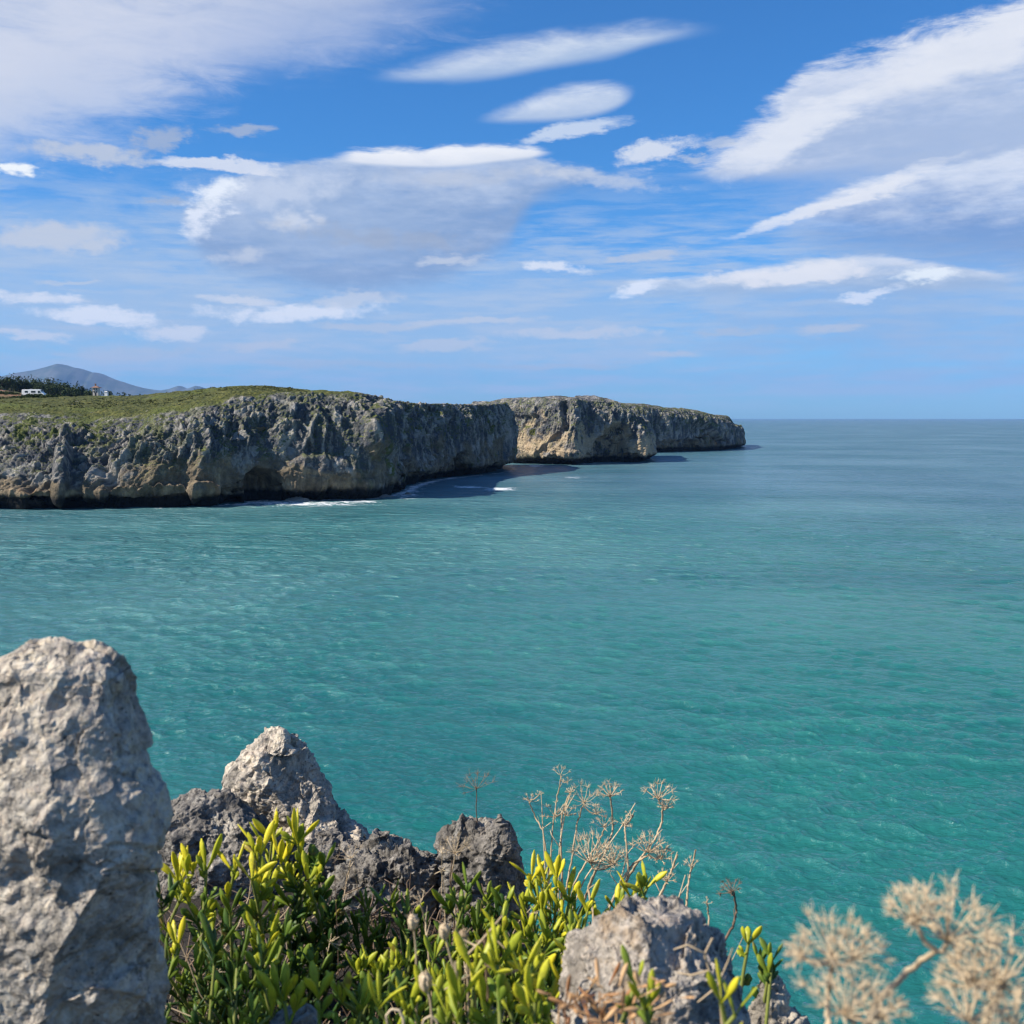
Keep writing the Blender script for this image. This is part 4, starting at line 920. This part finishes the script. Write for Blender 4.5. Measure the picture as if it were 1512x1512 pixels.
def shoot(st, lf, base, tip, n=9, L=.030, w=.0030, young=.6, dark=.3, spread=1.25, start=.25):
    n = max(4, int(n * 1.0)); L = L * .98; w = w * 1.12
    base, tip = np.asarray(base), np.asarray(tip); s = np.linspace(0, 1, 9)[:, None]
    bow = rs.normal(size=3) * .12 * np.linalg.norm(tip - base); pts = base + (tip - base) * s + bow * np.sin(s * np.pi)
    st.tube(pts, np.linspace(.0032, .0016, 9), 6, np.linspace(0, 1, 9)); ax = unit(tip - base); a0 = rs.uniform(0, 6.28)
    for i in range(n):
        f = start + (1 - start) * (i + .5) / n; p = np.array([np.interp(f, s[:, 0], pts[:, q]) for q in range(3)]); an = a0 + i * 2.4
        out = np.array((math.cos(an), math.sin(an), 0)); d = out * (1.05 - .7 * f) * spread + ax * (.35 + .75 * f) + (0, 0, .25)
        tone = np.clip(dark + (young - dark) * f ** 1.8 + rs.uniform(-.24, .14), .02, .98)
        compound(lf, p, d, L * rs.uniform(.55, 1.2) * (1.1 - .25 * f), w * rs.uniform(.85, 1.15), tone, 2 if rs.rand() < .5 else 1)
    for i in range(3):
        an = a0 + i * 2.2; leaflet(lf, pts[-1], ax + np.array((math.cos(an), math.sin(an), 0)) * rs.uniform(.35, .85), L * rs.uniform(.85, 1.2), w, np.clip(young + rs.uniform(-.1, .15), 0, 1))
def samphire(label, d, shoots, **kw):
    """shoots: (tip px, tip py, base px[, kwargs])"""
    st, lf = MB(), MB(); bases = []
    for s in shoots:
        dd = d + rs.uniform(-.04, .04); tip = at(s[0], s[1], dd); bx = at(s[2], s[1], dd)[0]; by = dd + rs.uniform(-.03, .03)
        base = np.array((bx, by, gz(bx, by) - .01)); 
        if tip[2] - base[2] > .26: base[2] = tip[2] - .26
        if tip[2] < base[2] + .04: tip[2] = base[2] + .04
        k = dict(kw); k.update(s[3] if len(s) > 3 else {}); shoot(st, lf, base, tip, **k); bases.append(base)
    b = np.mean(bases, 0); b[2] = min(q[2] for q in bases); r = empty('samphire_plant', b); tag(r, label, 'plant', 'rock samphire plants on the ledge')
    under(r, st.build('stem', M_STEM), lf.build('foliage', M_LEAF)); return r
Yg = dict(young=.95, dark=.42)
samphire('tall samphire with the brightest yellow tips in front of the peaked rock', 1.18, [(402, 1240, 420, Yg), (440, 1246, 425, Yg), (415, 1275, 400, Yg), (385, 1262, 390, Yg), (455, 1300, 430), (395, 1320, 400)], L=.036, w=.0038, n=8, young=.72)
samphire('samphire with upright yellow green fans beside the pale pillar', 1.14, [(285, 1290, 300, Yg), (262, 1300, 290, Yg), (305, 1285, 305, dict(young=.7)), (345, 1290, 330, Yg), (372, 1300, 345, Yg), (300, 1360, 310)], L=.034, w=.0036, n=8, young=.7)
samphire('dull green samphire with rounded leaves right of the yellow tips', 1.2, [(478, 1280, 455), (470, 1330, 450), (488, 1360, 460), (460, 1395, 455), (445, 1350, 440)], L=.030, w=.0046, n=8, young=.42, dark=.2)
samphire('thin leaning samphire in shade against the pale pillar', 1.05, [(250, 1340, 290, dict(young=.35)), (262, 1400, 300, dict(young=.85)), (248, 1440, 300, dict(young=.5)), (290, 1440, 310), (300, 1500, 320)], L=.032, w=.003, n=7, young=.45, dark=.15)
samphire('dark green samphire with long plain leaves at the foot of the left shrub', .98, [(318, 1410, 330), (350, 1430, 350), (385, 1440, 370), (355, 1490, 360), (395, 1400, 390, dict(young=.8))], L=.040, w=.0034, n=7, young=.4, dark=.15)
samphire('shaded samphire in the middle of the left shrub', 1.1, [(420, 1390, 420), (440, 1430, 430), (410, 1460, 410), (470, 1440, 465), (380, 1360, 385), (340, 1350, 350)], L=.032, w=.0036, n=8, young=.45, dark=.12)
samphire('low bright samphire sprouting at the bottom edge beside the grey stone', .88, [(420, 1478, 440), (470, 1475, 470), (505, 1480, 500), (535, 1490, 520), (400, 1500, 430)], L=.030, w=.0036, n=6, young=.75, dark=.4)
samphire('feathery green samphire below the low dark boulder', 1.2, [(545, 1350, 555), (575, 1345, 570), (600, 1362, 590), (560, 1390, 565), (620, 1400, 610), (528, 1382, 545)], L=.034, w=.0028, n=9, young=.5, dark=.3)
samphire('samphire with narrow leaves in the centre below the dip in the rocks', 1.05, [(560, 1440, 570), (600, 1430, 600), (640, 1420, 630), (590, 1480, 590), (530, 1440, 545), (650, 1460, 645)], L=.030, w=.003, n=9, young=.66, dark=.35)
samphire('green samphire in front of the dark twin pointed rock', 1.2, [(690, 1318, 690), (720, 1330, 715), (745, 1340, 735), (665, 1345, 675), (705, 1370, 700)], L=.030, w=.0036, n=8, young=.5, dark=.3)
samphire('samphire with glossy yellow tips at the foot of the dry stalks', 1.22, [(785, 1300, 800, Yg), (805, 1305, 805, Yg), (822, 1298, 815, Yg), (770, 1345, 785), (800, 1350, 800), (840, 1330, 825, dict(young=.85)), (850, 1360, 835)], L=.034, w=.0036, n=8, young=.7)
samphire('dense bright green samphire right of centre under the yellow tips', 1.1, [(740, 1380, 745), (775, 1385, 775), (810, 1390, 800), (845, 1395, 830), (760, 1420, 760), (720, 1415, 725), (800, 1430, 795)], L=.032, w=.0034, n=9, young=.68, dark=.4)
samphire('samphire rising behind the top of the stained boulder', 1.2, [(930, 1325, 925, Yg), (955, 1312, 945, dict(young=.8)), (910, 1345, 915), (885, 1370, 890, dict(young=.8)), (868, 1345, 872)], L=.032, w=.0034, n=7, young=.8, dark=.4)
samphire('yellow edged samphire leaning on the left side of the stained boulder', .9, [(845, 1420, 820, Yg), (830, 1460, 810, Yg), (812, 1490, 800), (790, 1450, 785)], L=.034, w=.0032, n=7, young=.9, dark=.5)
samphire('blurred bright green samphire at the bottom edge in the centre', .74, [(700, 1440, 700), (735, 1425, 730), (770, 1440, 765), (750, 1480, 750), (715, 1490, 715), (790, 1480, 780), (680, 1480, 690)], L=.032, w=.0032, n=9, young=.72, dark=.45)
samphire('blurred samphire at the bottom edge left of the pale seed heads', .78, [(560, 1490, 565), (600, 1495, 600), (640, 1485, 635), (580, 1530, 580), (660, 1500, 655)], L=.030, w=.003, n=8, young=.66, dark=.35)
samphire('small shaded samphire growing between the stained boulder and the small pale rock', 1.0, [(1105, 1395, 1110, dict(young=.75)), (1122, 1425, 1118), (1135, 1440, 1125), (1140, 1420, 1128)], L=.022, w=.0034, n=5, young=.5, dark=.25)
samphire('few samphire leaves in front of the stained boulder', .62, [(938, 1455, 935, dict(young=.6)), (955, 1490, 950), (1065, 1480, 1060, dict(young=.8)), (1085, 1500, 1080)], L=.022, w=.0022, n=3, young=.7, dark=.5)

def undergrowth():
    lf, st = MB(), MB()
    for k in range(3600):
        Y = rs.uniform(.62, 1.22); px = rs.uniform(215, 860)
        if px > 470 and px < 660 and Y > 1.05 and rs.rand() < .7: continue
        if px < 520 and rs.rand() < .8: continue
        x = (px - 756) / F * Y * 1.1; z = gz(x, Y)
        if z < 19.0: continue
        hgt = rs.uniform(0, .11); p = np.array((x, Y, z + hgt)); d = np.array((rs.normal() * .7, rs.normal() * .7, rs.uniform(.3, 1)))
        right = sstep(np.array(px), 480, 700)
        leaflet(lf, p, d, rs.uniform(.014, .03), rs.uniform(.0022, .0042), float(np.clip(rs.uniform(.0, .22) + .6 * right * rs.rand() + hgt * 1.2, 0, .8)), sides=4)
    for k in range(420):
        Y = rs.uniform(.66, 1.45); px = rs.uniform(225, 860); x = (px - 756) / F * Y * 1.1; z = gz(x, Y)
        if z < 19.0: continue
        p = np.array((x, Y, z)); pts = [p]; d = unit((rs.normal() * .5, rs.normal() * .5, 1))
        for q in range(5): pts.append(pts[-1] + d * rs.uniform(.012, .030)); d = unit(d + rs.normal(size=3) * .35)
        st.tube(pts, np.linspace(.0014, .0006, 6), 4, rs.rand())
    o = lf.build('undergrowth', M_LEAF); tag(o, kind='stuff', label='tangled low green growth covering the ledge')
    st.build('dead_stalks', M_BROWN_STALK, o)
    ds = MB()
    for k in range(230):
        Y = rs.uniform(.62, 1.35); px = rs.uniform(470, 1140) if rs.rand() < .8 else rs.uniform(235, 500); x = (px - 756) / F * Y * 1.1; z = gz(x, Y)
        if z < 19.0: continue
        p = np.array((x, Y, z)); pts = [p]; d = unit((rs.normal() * .35, rs.normal() * .35, 1)); sl = rs.uniform(.012, .036)
        for q in range(6): pts.append(pts[-1] + d * sl); d = unit(d + rs.normal(size=3) * .22)
        ds.tube(pts, np.linspace(.0012, .0004, 7), 4, rs.uniform(.2, .9))
        if rs.rand() < .5:
            for q in range(7): e = unit(rs.normal(size=3) + (0, 0, .6)) * rs.uniform(.004, .012); ds.tube([pts[-1], pts[-1] + e], [.0005, .0004], 4, .8)
    ds.build('dry_straws', M_STRAW, o)
undergrowth()

# ------------------------------------------------------------------ dry flower heads
def umbel(mb, c, ax, R_, n, r0, tiny=9, tone=.6, droop=0.0):
    ax = unit(ax); u = unit(np.cross(ax, (.3, .9, .1))); v = np.cross(ax, u)
    for i in range(n):
        ph = i * 2.39996; el = math.sqrt((i + .5) / n) * R(rs.uniform(74, 98)); L = R_ * rs.uniform(.75, 1.12)
        d = ax * math.cos(el) + (u * math.cos(ph) + v * math.sin(ph)) * math.sin(el)
        e = c + d * L + ax * L * .08; m = c + d * L * .5 + rs.normal(size=3) * L * .025
        mb.tube([c, m, e], [r0 * .8, r0 * .5, r0 * .42], 4, tone + rs.uniform(-.2, .2)); d2 = unit(e - m)
        for k in range(tiny):
            w_ = unit(d2 + rs.normal(size=3) * .6); l2 = R_ * rs.uniform(.2, .52); f = e + w_ * l2; bend = rs.normal(size=3) * l2 * .08
            mb.tube([e, e + w_ * l2 * .55 + bend, f], [r0 * .36, r0 * .26, r0 * .10], 4, tone + rs.uniform(-.15, .35))
def dry_stalk(label, d, pts, heads, thick=.0011, mat=None, n=14, tone=.6, group='dry umbel stalks on the ledge', ground_it=True, tiny=9):
    if d < .5: n, tiny = int(n * 1.2), 11
    """pts: pixel path from the head down; heads: (px, py, width px)"""
    P = [at(a, b_, d + (0.015 * math.sin(i * 1.7))) for i, (a, b_) in enumerate(pts)]
    if ground_it:
        z = max(gz(P[-1][0], P[-1][1]) - .01, P[-1][2] - .30)
        if z < P[-1][2]: P.append(np.array((P[-1][0] + .01, P[-1][1], z)))
    P = np.array(P); tt = np.arange(len(P)); s = np.linspace(0, len(P) - 1, 6 * len(P)); Q = np.stack([np.interp(s, tt, P[:, k]) for k in range(3)], 1)
    Q[1:-1] = (Q[:-2] + 2 * Q[1:-1] + Q[2:]) / 4; Q[1:-1] += rs.normal(size=(len(Q) - 2, 3)) * .0004
    st = MB(); st.tube(Q, np.linspace(thick * 1.05, thick * 1.7, len(Q)), 6, tone * .7)
    for k in range(3):
        i = rs.randint(4, len(Q) - 3); dd = unit(rs.normal(size=3) * .6 + (0, 0, .8)); l = rs.uniform(.006, .02)
        st.tube([Q[i], Q[i] + dd * l], [thick * .8, thick * .3], 4, tone)
    r = empty('dry_umbel_stalk', Q[-1]); tag(r, label, 'dry flower', group); parts = [st.build('stem', mat or M_STRAW)]
    for (hx, hy, wpx) in heads:
        hb = MB(); c = at(hx, hy, d); i = int(np.argmin(np.linalg.norm(Q - c, axis=1))); sw = wpx / F * d / 2
        c = c - (0, 0, sw * .35)
        if np.linalg.norm(Q[i] - c) > .003: hb.tube([Q[i], (Q[i] + c) / 2 + (0, 0, -.003), c], [thick * 1.1, thick, thick], 5, tone)
        ax = unit((rs.normal() * .25, rs.normal() * .25, 1)); umbel(hb, c, ax, sw * .95, n, thick * (.85 if d > 1 else .62), tone=tone + .1, tiny=tiny); parts.append(hb.build('flower_head', mat or M_STRAW))
    under(r, *parts)
dry_stalk('single dry umbel standing alone above the dark twin pointed rock', 1.48, [(704, 1162), (703, 1215), (728, 1262), (742, 1320)], [(704, 1156, 52)], .0007, M_BROWN_STALK, tone=.9)
dry_stalk('topmost dry stalk of the cluster with a broken tilted head', 1.46, [(829, 1146), (822, 1180), (816, 1220), (812, 1290), (808, 1340)], [(828, 1140, 30), (838, 1152, 16)], .0008, n=7)
dry_stalk('thin left dry stalk of the cluster with a tiny sparse head', 1.44, [(778, 1178), (790, 1205), (802, 1228), (808, 1270), (812, 1340)], [(783, 1180, 26), (796, 1172, 12)], .0009, n=6)
dry_stalk('dry stalk carrying two sparse heads left of centre in the cluster', 1.45, [(842, 1170), (830, 1200), (828, 1250), (830, 1300), (828, 1350)], [(820, 1200, 36), (836, 1200, 28), (842, 1168, 14)], .0012, n=9)
dry_stalk('dry stalk with a wide feathery head high in the middle of the cluster', 1.44, [(862, 1185), (852, 1215), (846, 1260), (836, 1310), (828, 1350)], [(862, 1176, 56), (880, 1198, 26)], .0010, n=12)
dry_stalk('dry stalk with a compact starry head left of the rightmost tall stalk', 1.46, [(902, 1180), (905, 1225), (896, 1255), (880, 1285), (862, 1330), (850, 1365)], [(901, 1170, 38)], .0013, n=16)
dry_stalk('rightmost tall dry stalk with a spiky head leaning right over the sea', 1.45, [(978, 1188), (978, 1212), (968, 1238), (940, 1275), (925, 1300), (905, 1350)], [(972, 1172, 48), (984, 1190, 24)], .0014, n=14)
dry_stalk('dry stalk with the widest ball shaped head low in the cluster', 1.38, [(880, 1284), (868, 1310), (876, 1345), (876, 1400)], [(872, 1262, 76), (905, 1268, 50)], .0015, n=22)
dry_stalk('dry stalk with a broad feathery head right of the widest ball', 1.40, [(958, 1262), (935, 1275), (918, 1300), (900, 1340), (895, 1380)], [(958, 1250, 56), (975, 1262, 34)], .0014, n=18)
dry_stalk('forked dry stalk with small bare heads in the middle of the cluster', 1.42, [(935, 1204), (922, 1222), (925, 1250), (928, 1285), (918, 1330), (912, 1370)], [(932, 1202, 18), (922, 1216, 22)], .0012, n=7)
dry_stalk('dry stalk with an open flat head crossing the middle of the cluster', 1.43, [(895, 1216), (886, 1240), (872, 1262), (850, 1300), (838, 1345)], [(892, 1216, 36)], .0010, n=9)
dry_stalk('bare dry stalk with a short brush head right above the boulder', 1.36, [(1000, 1262), (990, 1290), (980, 1310), (968, 1340)], [(984, 1296, 30)], .0012, n=11)
dry_stalk('kinked dry stalk with a small torn head at the right end of the cluster', 1.36, [(1027, 1255), (1020, 1285), (1016, 1310), (1012, 1345), (1008, 1385)], [(1020, 1276, 24)], .0011, n=8)
dry_stalk('brown dry umbel in front of the left of the twin pointed rock', 1.33, [(672, 1264), (666, 1300), (672, 1345)], [(672, 1252, 50)], .0009, tone=.45, n=16)
dry_stalk('dry umbel in front of the right foot of the peaked rock', 1.4, [(518, 1270), (512, 1300), (505, 1350)], [(518, 1260, 44)], .0008, tone=.5, n=10)
dry_stalk('dark brown dry umbel bent over right of the stained boulder', 1.16, [(1084, 1318), (1088, 1345), (1082, 1368), (1066, 1395)], [(1080, 1312, 36)], .0012, M_BROWN_STALK, n=11)
dry_stalk('short pale twig with a forked top between boulder and brown umbel', 1.14, [(1044, 1330), (1046, 1350), (1046, 1385)], [(1044, 1332, 18)], .0008, n=4)
dry_stalk('pale withered star of dry rays in the dip below the low boulder', 1.1, [(620, 1334), (628, 1360), (632, 1400)], [(622, 1326, 30)], .0008, tone=.7, n=8)
near = dict(group='blurred dry flower heads close to the lens')
dry_stalk('blurred dry flower head close up, the highest one with the thick slanting stem', .47, [(1382, 1404), (1345, 1430), (1300, 1472), (1270, 1530), (1250, 1620)], [(1400, 1366, 150), (1350, 1346, 90)], .0013, None, 20, .75, ground_it=False, **near)
dry_stalk('blurred dry flower head close up, leftmost with curled rays', .46, [(1230, 1420), (1222, 1470), (1220, 1540), (1218, 1620)], [(1228, 1396, 120), (1262, 1400, 90), (1183, 1405, 46)], .0011, None, 16, .75, ground_it=False, **near)
dry_stalk('blurred dry flower head close up, cut by the right edge', .45, [(1480, 1450), (1460, 1500), (1440, 1620)], [(1478, 1432, 150), (1440, 1440, 90)], .0014, None, 20, .75, ground_it=False, **near)
dry_stalk('blurred dry flower head close up at the bottom below the curled one', .44, [(1262, 1500), (1262, 1560), (1260, 1640)], [(1250, 1478, 130), (1300, 1490, 80)], .0012, None, 18, .75, ground_it=False, **near)
dry_stalk('blurred dry flower head close up at the bottom right corner', .43, [(1440, 1512), (1435, 1560), (1430, 1640)], [(1432, 1492, 110), (1500, 1500, 110)], .0012, None, 18, .75, ground_it=False, **near)

# pale round seed heads, dry twigs
def seed_head(label, d, px, py, wpx, path, tone=.8):
    c = at(px, py, d); r_ = wpx / F * d / 2; th = np.linspace(0, 2 * np.pi, 25)[:-1]; ph = np.linspace(0, np.pi, 15)
    V = np.stack([np.outer(np.sin(ph) * (1 + .25 * np.cos(ph)), np.cos(th)) * (1 + .14 * np.cos(7 * th)) * .72, np.outer(np.sin(ph) * (1 + .25 * np.cos(ph)), np.sin(th)) * (1 + .14 * np.cos(7 * th)) * .72, np.outer(np.cos(ph), th * 0 + 1.15)], -1).reshape(-1, 3) * r_
    hb = MB(); V = V + rs.normal(size=V.shape) * r_ * .05; hb.add(V + c, grid_faces(15, 24, True), tone * .95 - .1 + rs.uniform(-.15, .15, len(V)))
    for q in range(9):
        e = unit(rs.normal(size=3) * .6 + (0, 0, 1)); hb.tube([c + e * r_ * .8, c + e * r_ * 1.6 + rs.normal(size=3) * r_ * .2], [r_ * .09, r_ * .04], 4, .6)
    P = np.array([c] + [at(a, b_, d) for a, b_ in path]); s = np.linspace(0, len(P) - 1, 12); Q = np.stack([np.interp(s, np.arange(len(P)), P[:, k]) for k in range(3)], 1)
    st = MB(); st.tube(Q, np.linspace(.0008, .0012, 12), 6, .5); r = empty('seed_head', Q[-1]); tag(r, label, 'seed head', 'round seed heads on thin stalks')
    under(r, hb.build('seed_pod', M_STRAW), st.build('stem', M_STRAW))
seed_head('oval pale seed head, highest of the round ones below the dark dip', .80, 610, 1362, 22, [(614, 1400), (616, 1460), (612, 1560)])
seed_head('round white seed head, lowest and brightest of the pale balls', .74, 628, 1450, 27, [(636, 1480), (642, 1580)])
seed_head('pale seed head right of the oval one at the left end of the dry twigs', .78, 656, 1376, 22, [(664, 1410), (676, 1450), (680, 1580)], .7)
seed_head('brownish seed head among the grey twigs right of the pale balls', .78, 684, 1384, 20, [(690, 1430), (694, 1580)], .2)
def twig(label, d, path, forks, thick, mat, tone=.4):
    P = np.array([at(a, b_, d) for a, b_ in path]); s = np.linspace(0, len(P) - 1, 7 * len(P)); Q = np.stack([np.interp(s, np.arange(len(P)), P[:, k]) for k in range(3)], 1)
    Q[1:-1] = (Q[:-2] + 2 * Q[1:-1] + Q[2:]) / 4; st = MB(); st.tube(Q, np.linspace(thick * .5, thick, len(Q)), 6, tone)
    for f in forks:
        A = np.array([at(a, b_, d + rs.uniform(-.015, .015)) for a, b_ in f]); i = int(np.argmin(np.linalg.norm(Q - A[0], axis=1))); A[0] = Q[i]; st.tube(A, np.linspace(thick * .6, thick * .35, len(A)), 5, tone + .15)
    o = st.build('dry_twig', mat); recenter(o); tag(o, label, 'twig', 'bare dry twigs among the plants')
twig('grey forked twig leaning right over the centre plants', .76, [(742, 1352), (712, 1388), (690, 1410), (700, 1460), (705, 1600)], [[(720, 1380), (735, 1390), (745, 1400)], [(700, 1400), (680, 1385), (672, 1366)], [(695, 1440), (676, 1450), (655, 1462)]], .0016, M_STRAW, .3)
twig('dark brown upright twig with a knotted top in the centre plants', .78, [(716, 1378), (718, 1430), (722, 1480), (724, 1600)], [[(718, 1420), (745, 1440), (765, 1432)], [(720, 1450), (740, 1470)], [(717, 1400), (703, 1390)]], .0022, M_BROWN_STALK, .4)
twig('pale upright twig left of the dark brown one', .72, [(672, 1420), (676, 1460), (680, 1520), (682, 1620)], [[(674, 1450), (660, 1440)]], .0022, M_STRAW, .5)
twig('pale twig curled over like a hook at the bottom edge', .72, [(572, 1512), (570, 1500), (578, 1490), (590, 1492), (596, 1505), (596, 1600)], [], .0014, M_STRAW, .8)
twig('second smaller hooked twig right of the curled one at the bottom edge', .72, [(622, 1520), (626, 1505), (636, 1500), (646, 1508), (646, 1600)], [], .0013, M_STRAW, .7)
twig('thin dark twig hanging from the twin pointed rock down to the plants', 1.3, [(668, 1270), (664, 1300), (672, 1330), (690, 1370), (694, 1420)], [], .0016, M_BROWN_STALK, .2)
twig('thin straw stalk standing between the left and the centre plants', 1.15, [(494, 1268), (496, 1330), (499, 1400), (500, 1440)], [], .0006, M_BROWN_STALK, .6)
twig('fine twiggy dead branch lying over the stained boulder', .66, [(1052, 1385), (1040, 1410), (1050, 1440), (1064, 1470), (1070, 1560)], [[(1042, 1408), (1015, 1395), (995, 1402)], [(1046, 1430), (1020, 1440), (1000, 1436)], [(1050, 1440), (1075, 1420), (1082, 1400)], [(1060, 1460), (1030, 1480)]], .0014, M_STRAW, .35)

# more bare stalks in the cluster, and the withered tuft before the stained boulder
for lab, dd, path in [('bare straight dry stem left of the forked stalk', 1.45, [(799, 1168), (802, 1230), (806, 1300), (812, 1370)]),
                      ('bare dry stem leaning left under the broken tilted head', 1.45, [(846, 1162), (836, 1190), (826, 1250), (824, 1350)]),
                      ('pale bare stem crossing behind the widest ball shaped head', 1.42, [(938, 1186), (915, 1225), (888, 1262), (862, 1300), (842, 1350)]),
                      ('bare dry stem rising between the ball head and the broad feathery head', 1.41, [(922, 1210), (926, 1262), (914, 1310), (906, 1370)]),
                      ('thin bare stem leaning over right of the cluster', 1.37, [(1000, 1258), (990, 1290), (978, 1318), (966, 1350)]),
                      ('short pale bare stem just above the stained boulder', 1.3, [(1012, 1292), (1004, 1320), (996, 1350), (994, 1385)])]:
    twig(lab, dd, path, [[path[1], (path[1][0] + 12, path[1][1] - 16)], [path[2], (path[2][0] - 12, path[2][1] - 18), (path[2][0] - 14, path[2][1] - 26)]], .0013, M_STRAW, .85)
def withered():
    M_W = straw_material('withered_leaf', (.36, .15, .05), (.74, .48, .24), .25); lf, st = MB(), MB()
    for k in range(85):
        px, py = rs.normal(905, 42), rs.uniform(1450, 1540); dd = rs.uniform(.56, .64); p = at(px, py, dd)
        leaflet(lf, p, (rs.normal() * .9, rs.normal() * .5, rs.uniform(-.2, .9)), rs.uniform(.008, .018), rs.uniform(.0010, .0022), rs.uniform(0, 1), sides=5)
    for k in range(9):
        px = rs.normal(905, 30); a = at(px, 1640, .6); b_ = at(px + rs.normal() * 14, rs.uniform(1462, 1500), .6); st.tube([a, (a + b_) / 2 + rs.normal(size=3) * .004, b_], [.0012, .001, .0005], 5, rs.rand())
    r = empty('withered_plant', at(905, 1640, .6)); tag(r, 'withered orange brown tuft blurred in front of the stained boulder', 'dry plant')
    under(r, lf.build('foliage', M_W), st.build('stem', M_W))
withered()

for lab, dd, lv in [('low black wet rock in the wash at the foot of the cliff, nearest the cave', 247, [(733, 432, 442), (737, 424, 458), (741, 418, 470), (746, 412, 478)]),
                    ('flat dark wet rock at the foot of the cliff, the longest of the three', 262, [(728, 520, 545), (731, 495, 572), (735, 486, 590), (740, 480, 600)]),
                    ('small dark wet rock off the corner of the long cliff', 268, [(726, 598, 603), (729, 592, 609), (732, 588, 613), (737, 584, 616)])]:
    rock(lab, lv, dd, M_DARK, .6, .55, 3.0, 131 + int(dd), 60, 160, 1, .6, nf=3, fd=.03, group='wet rocks in the surf')
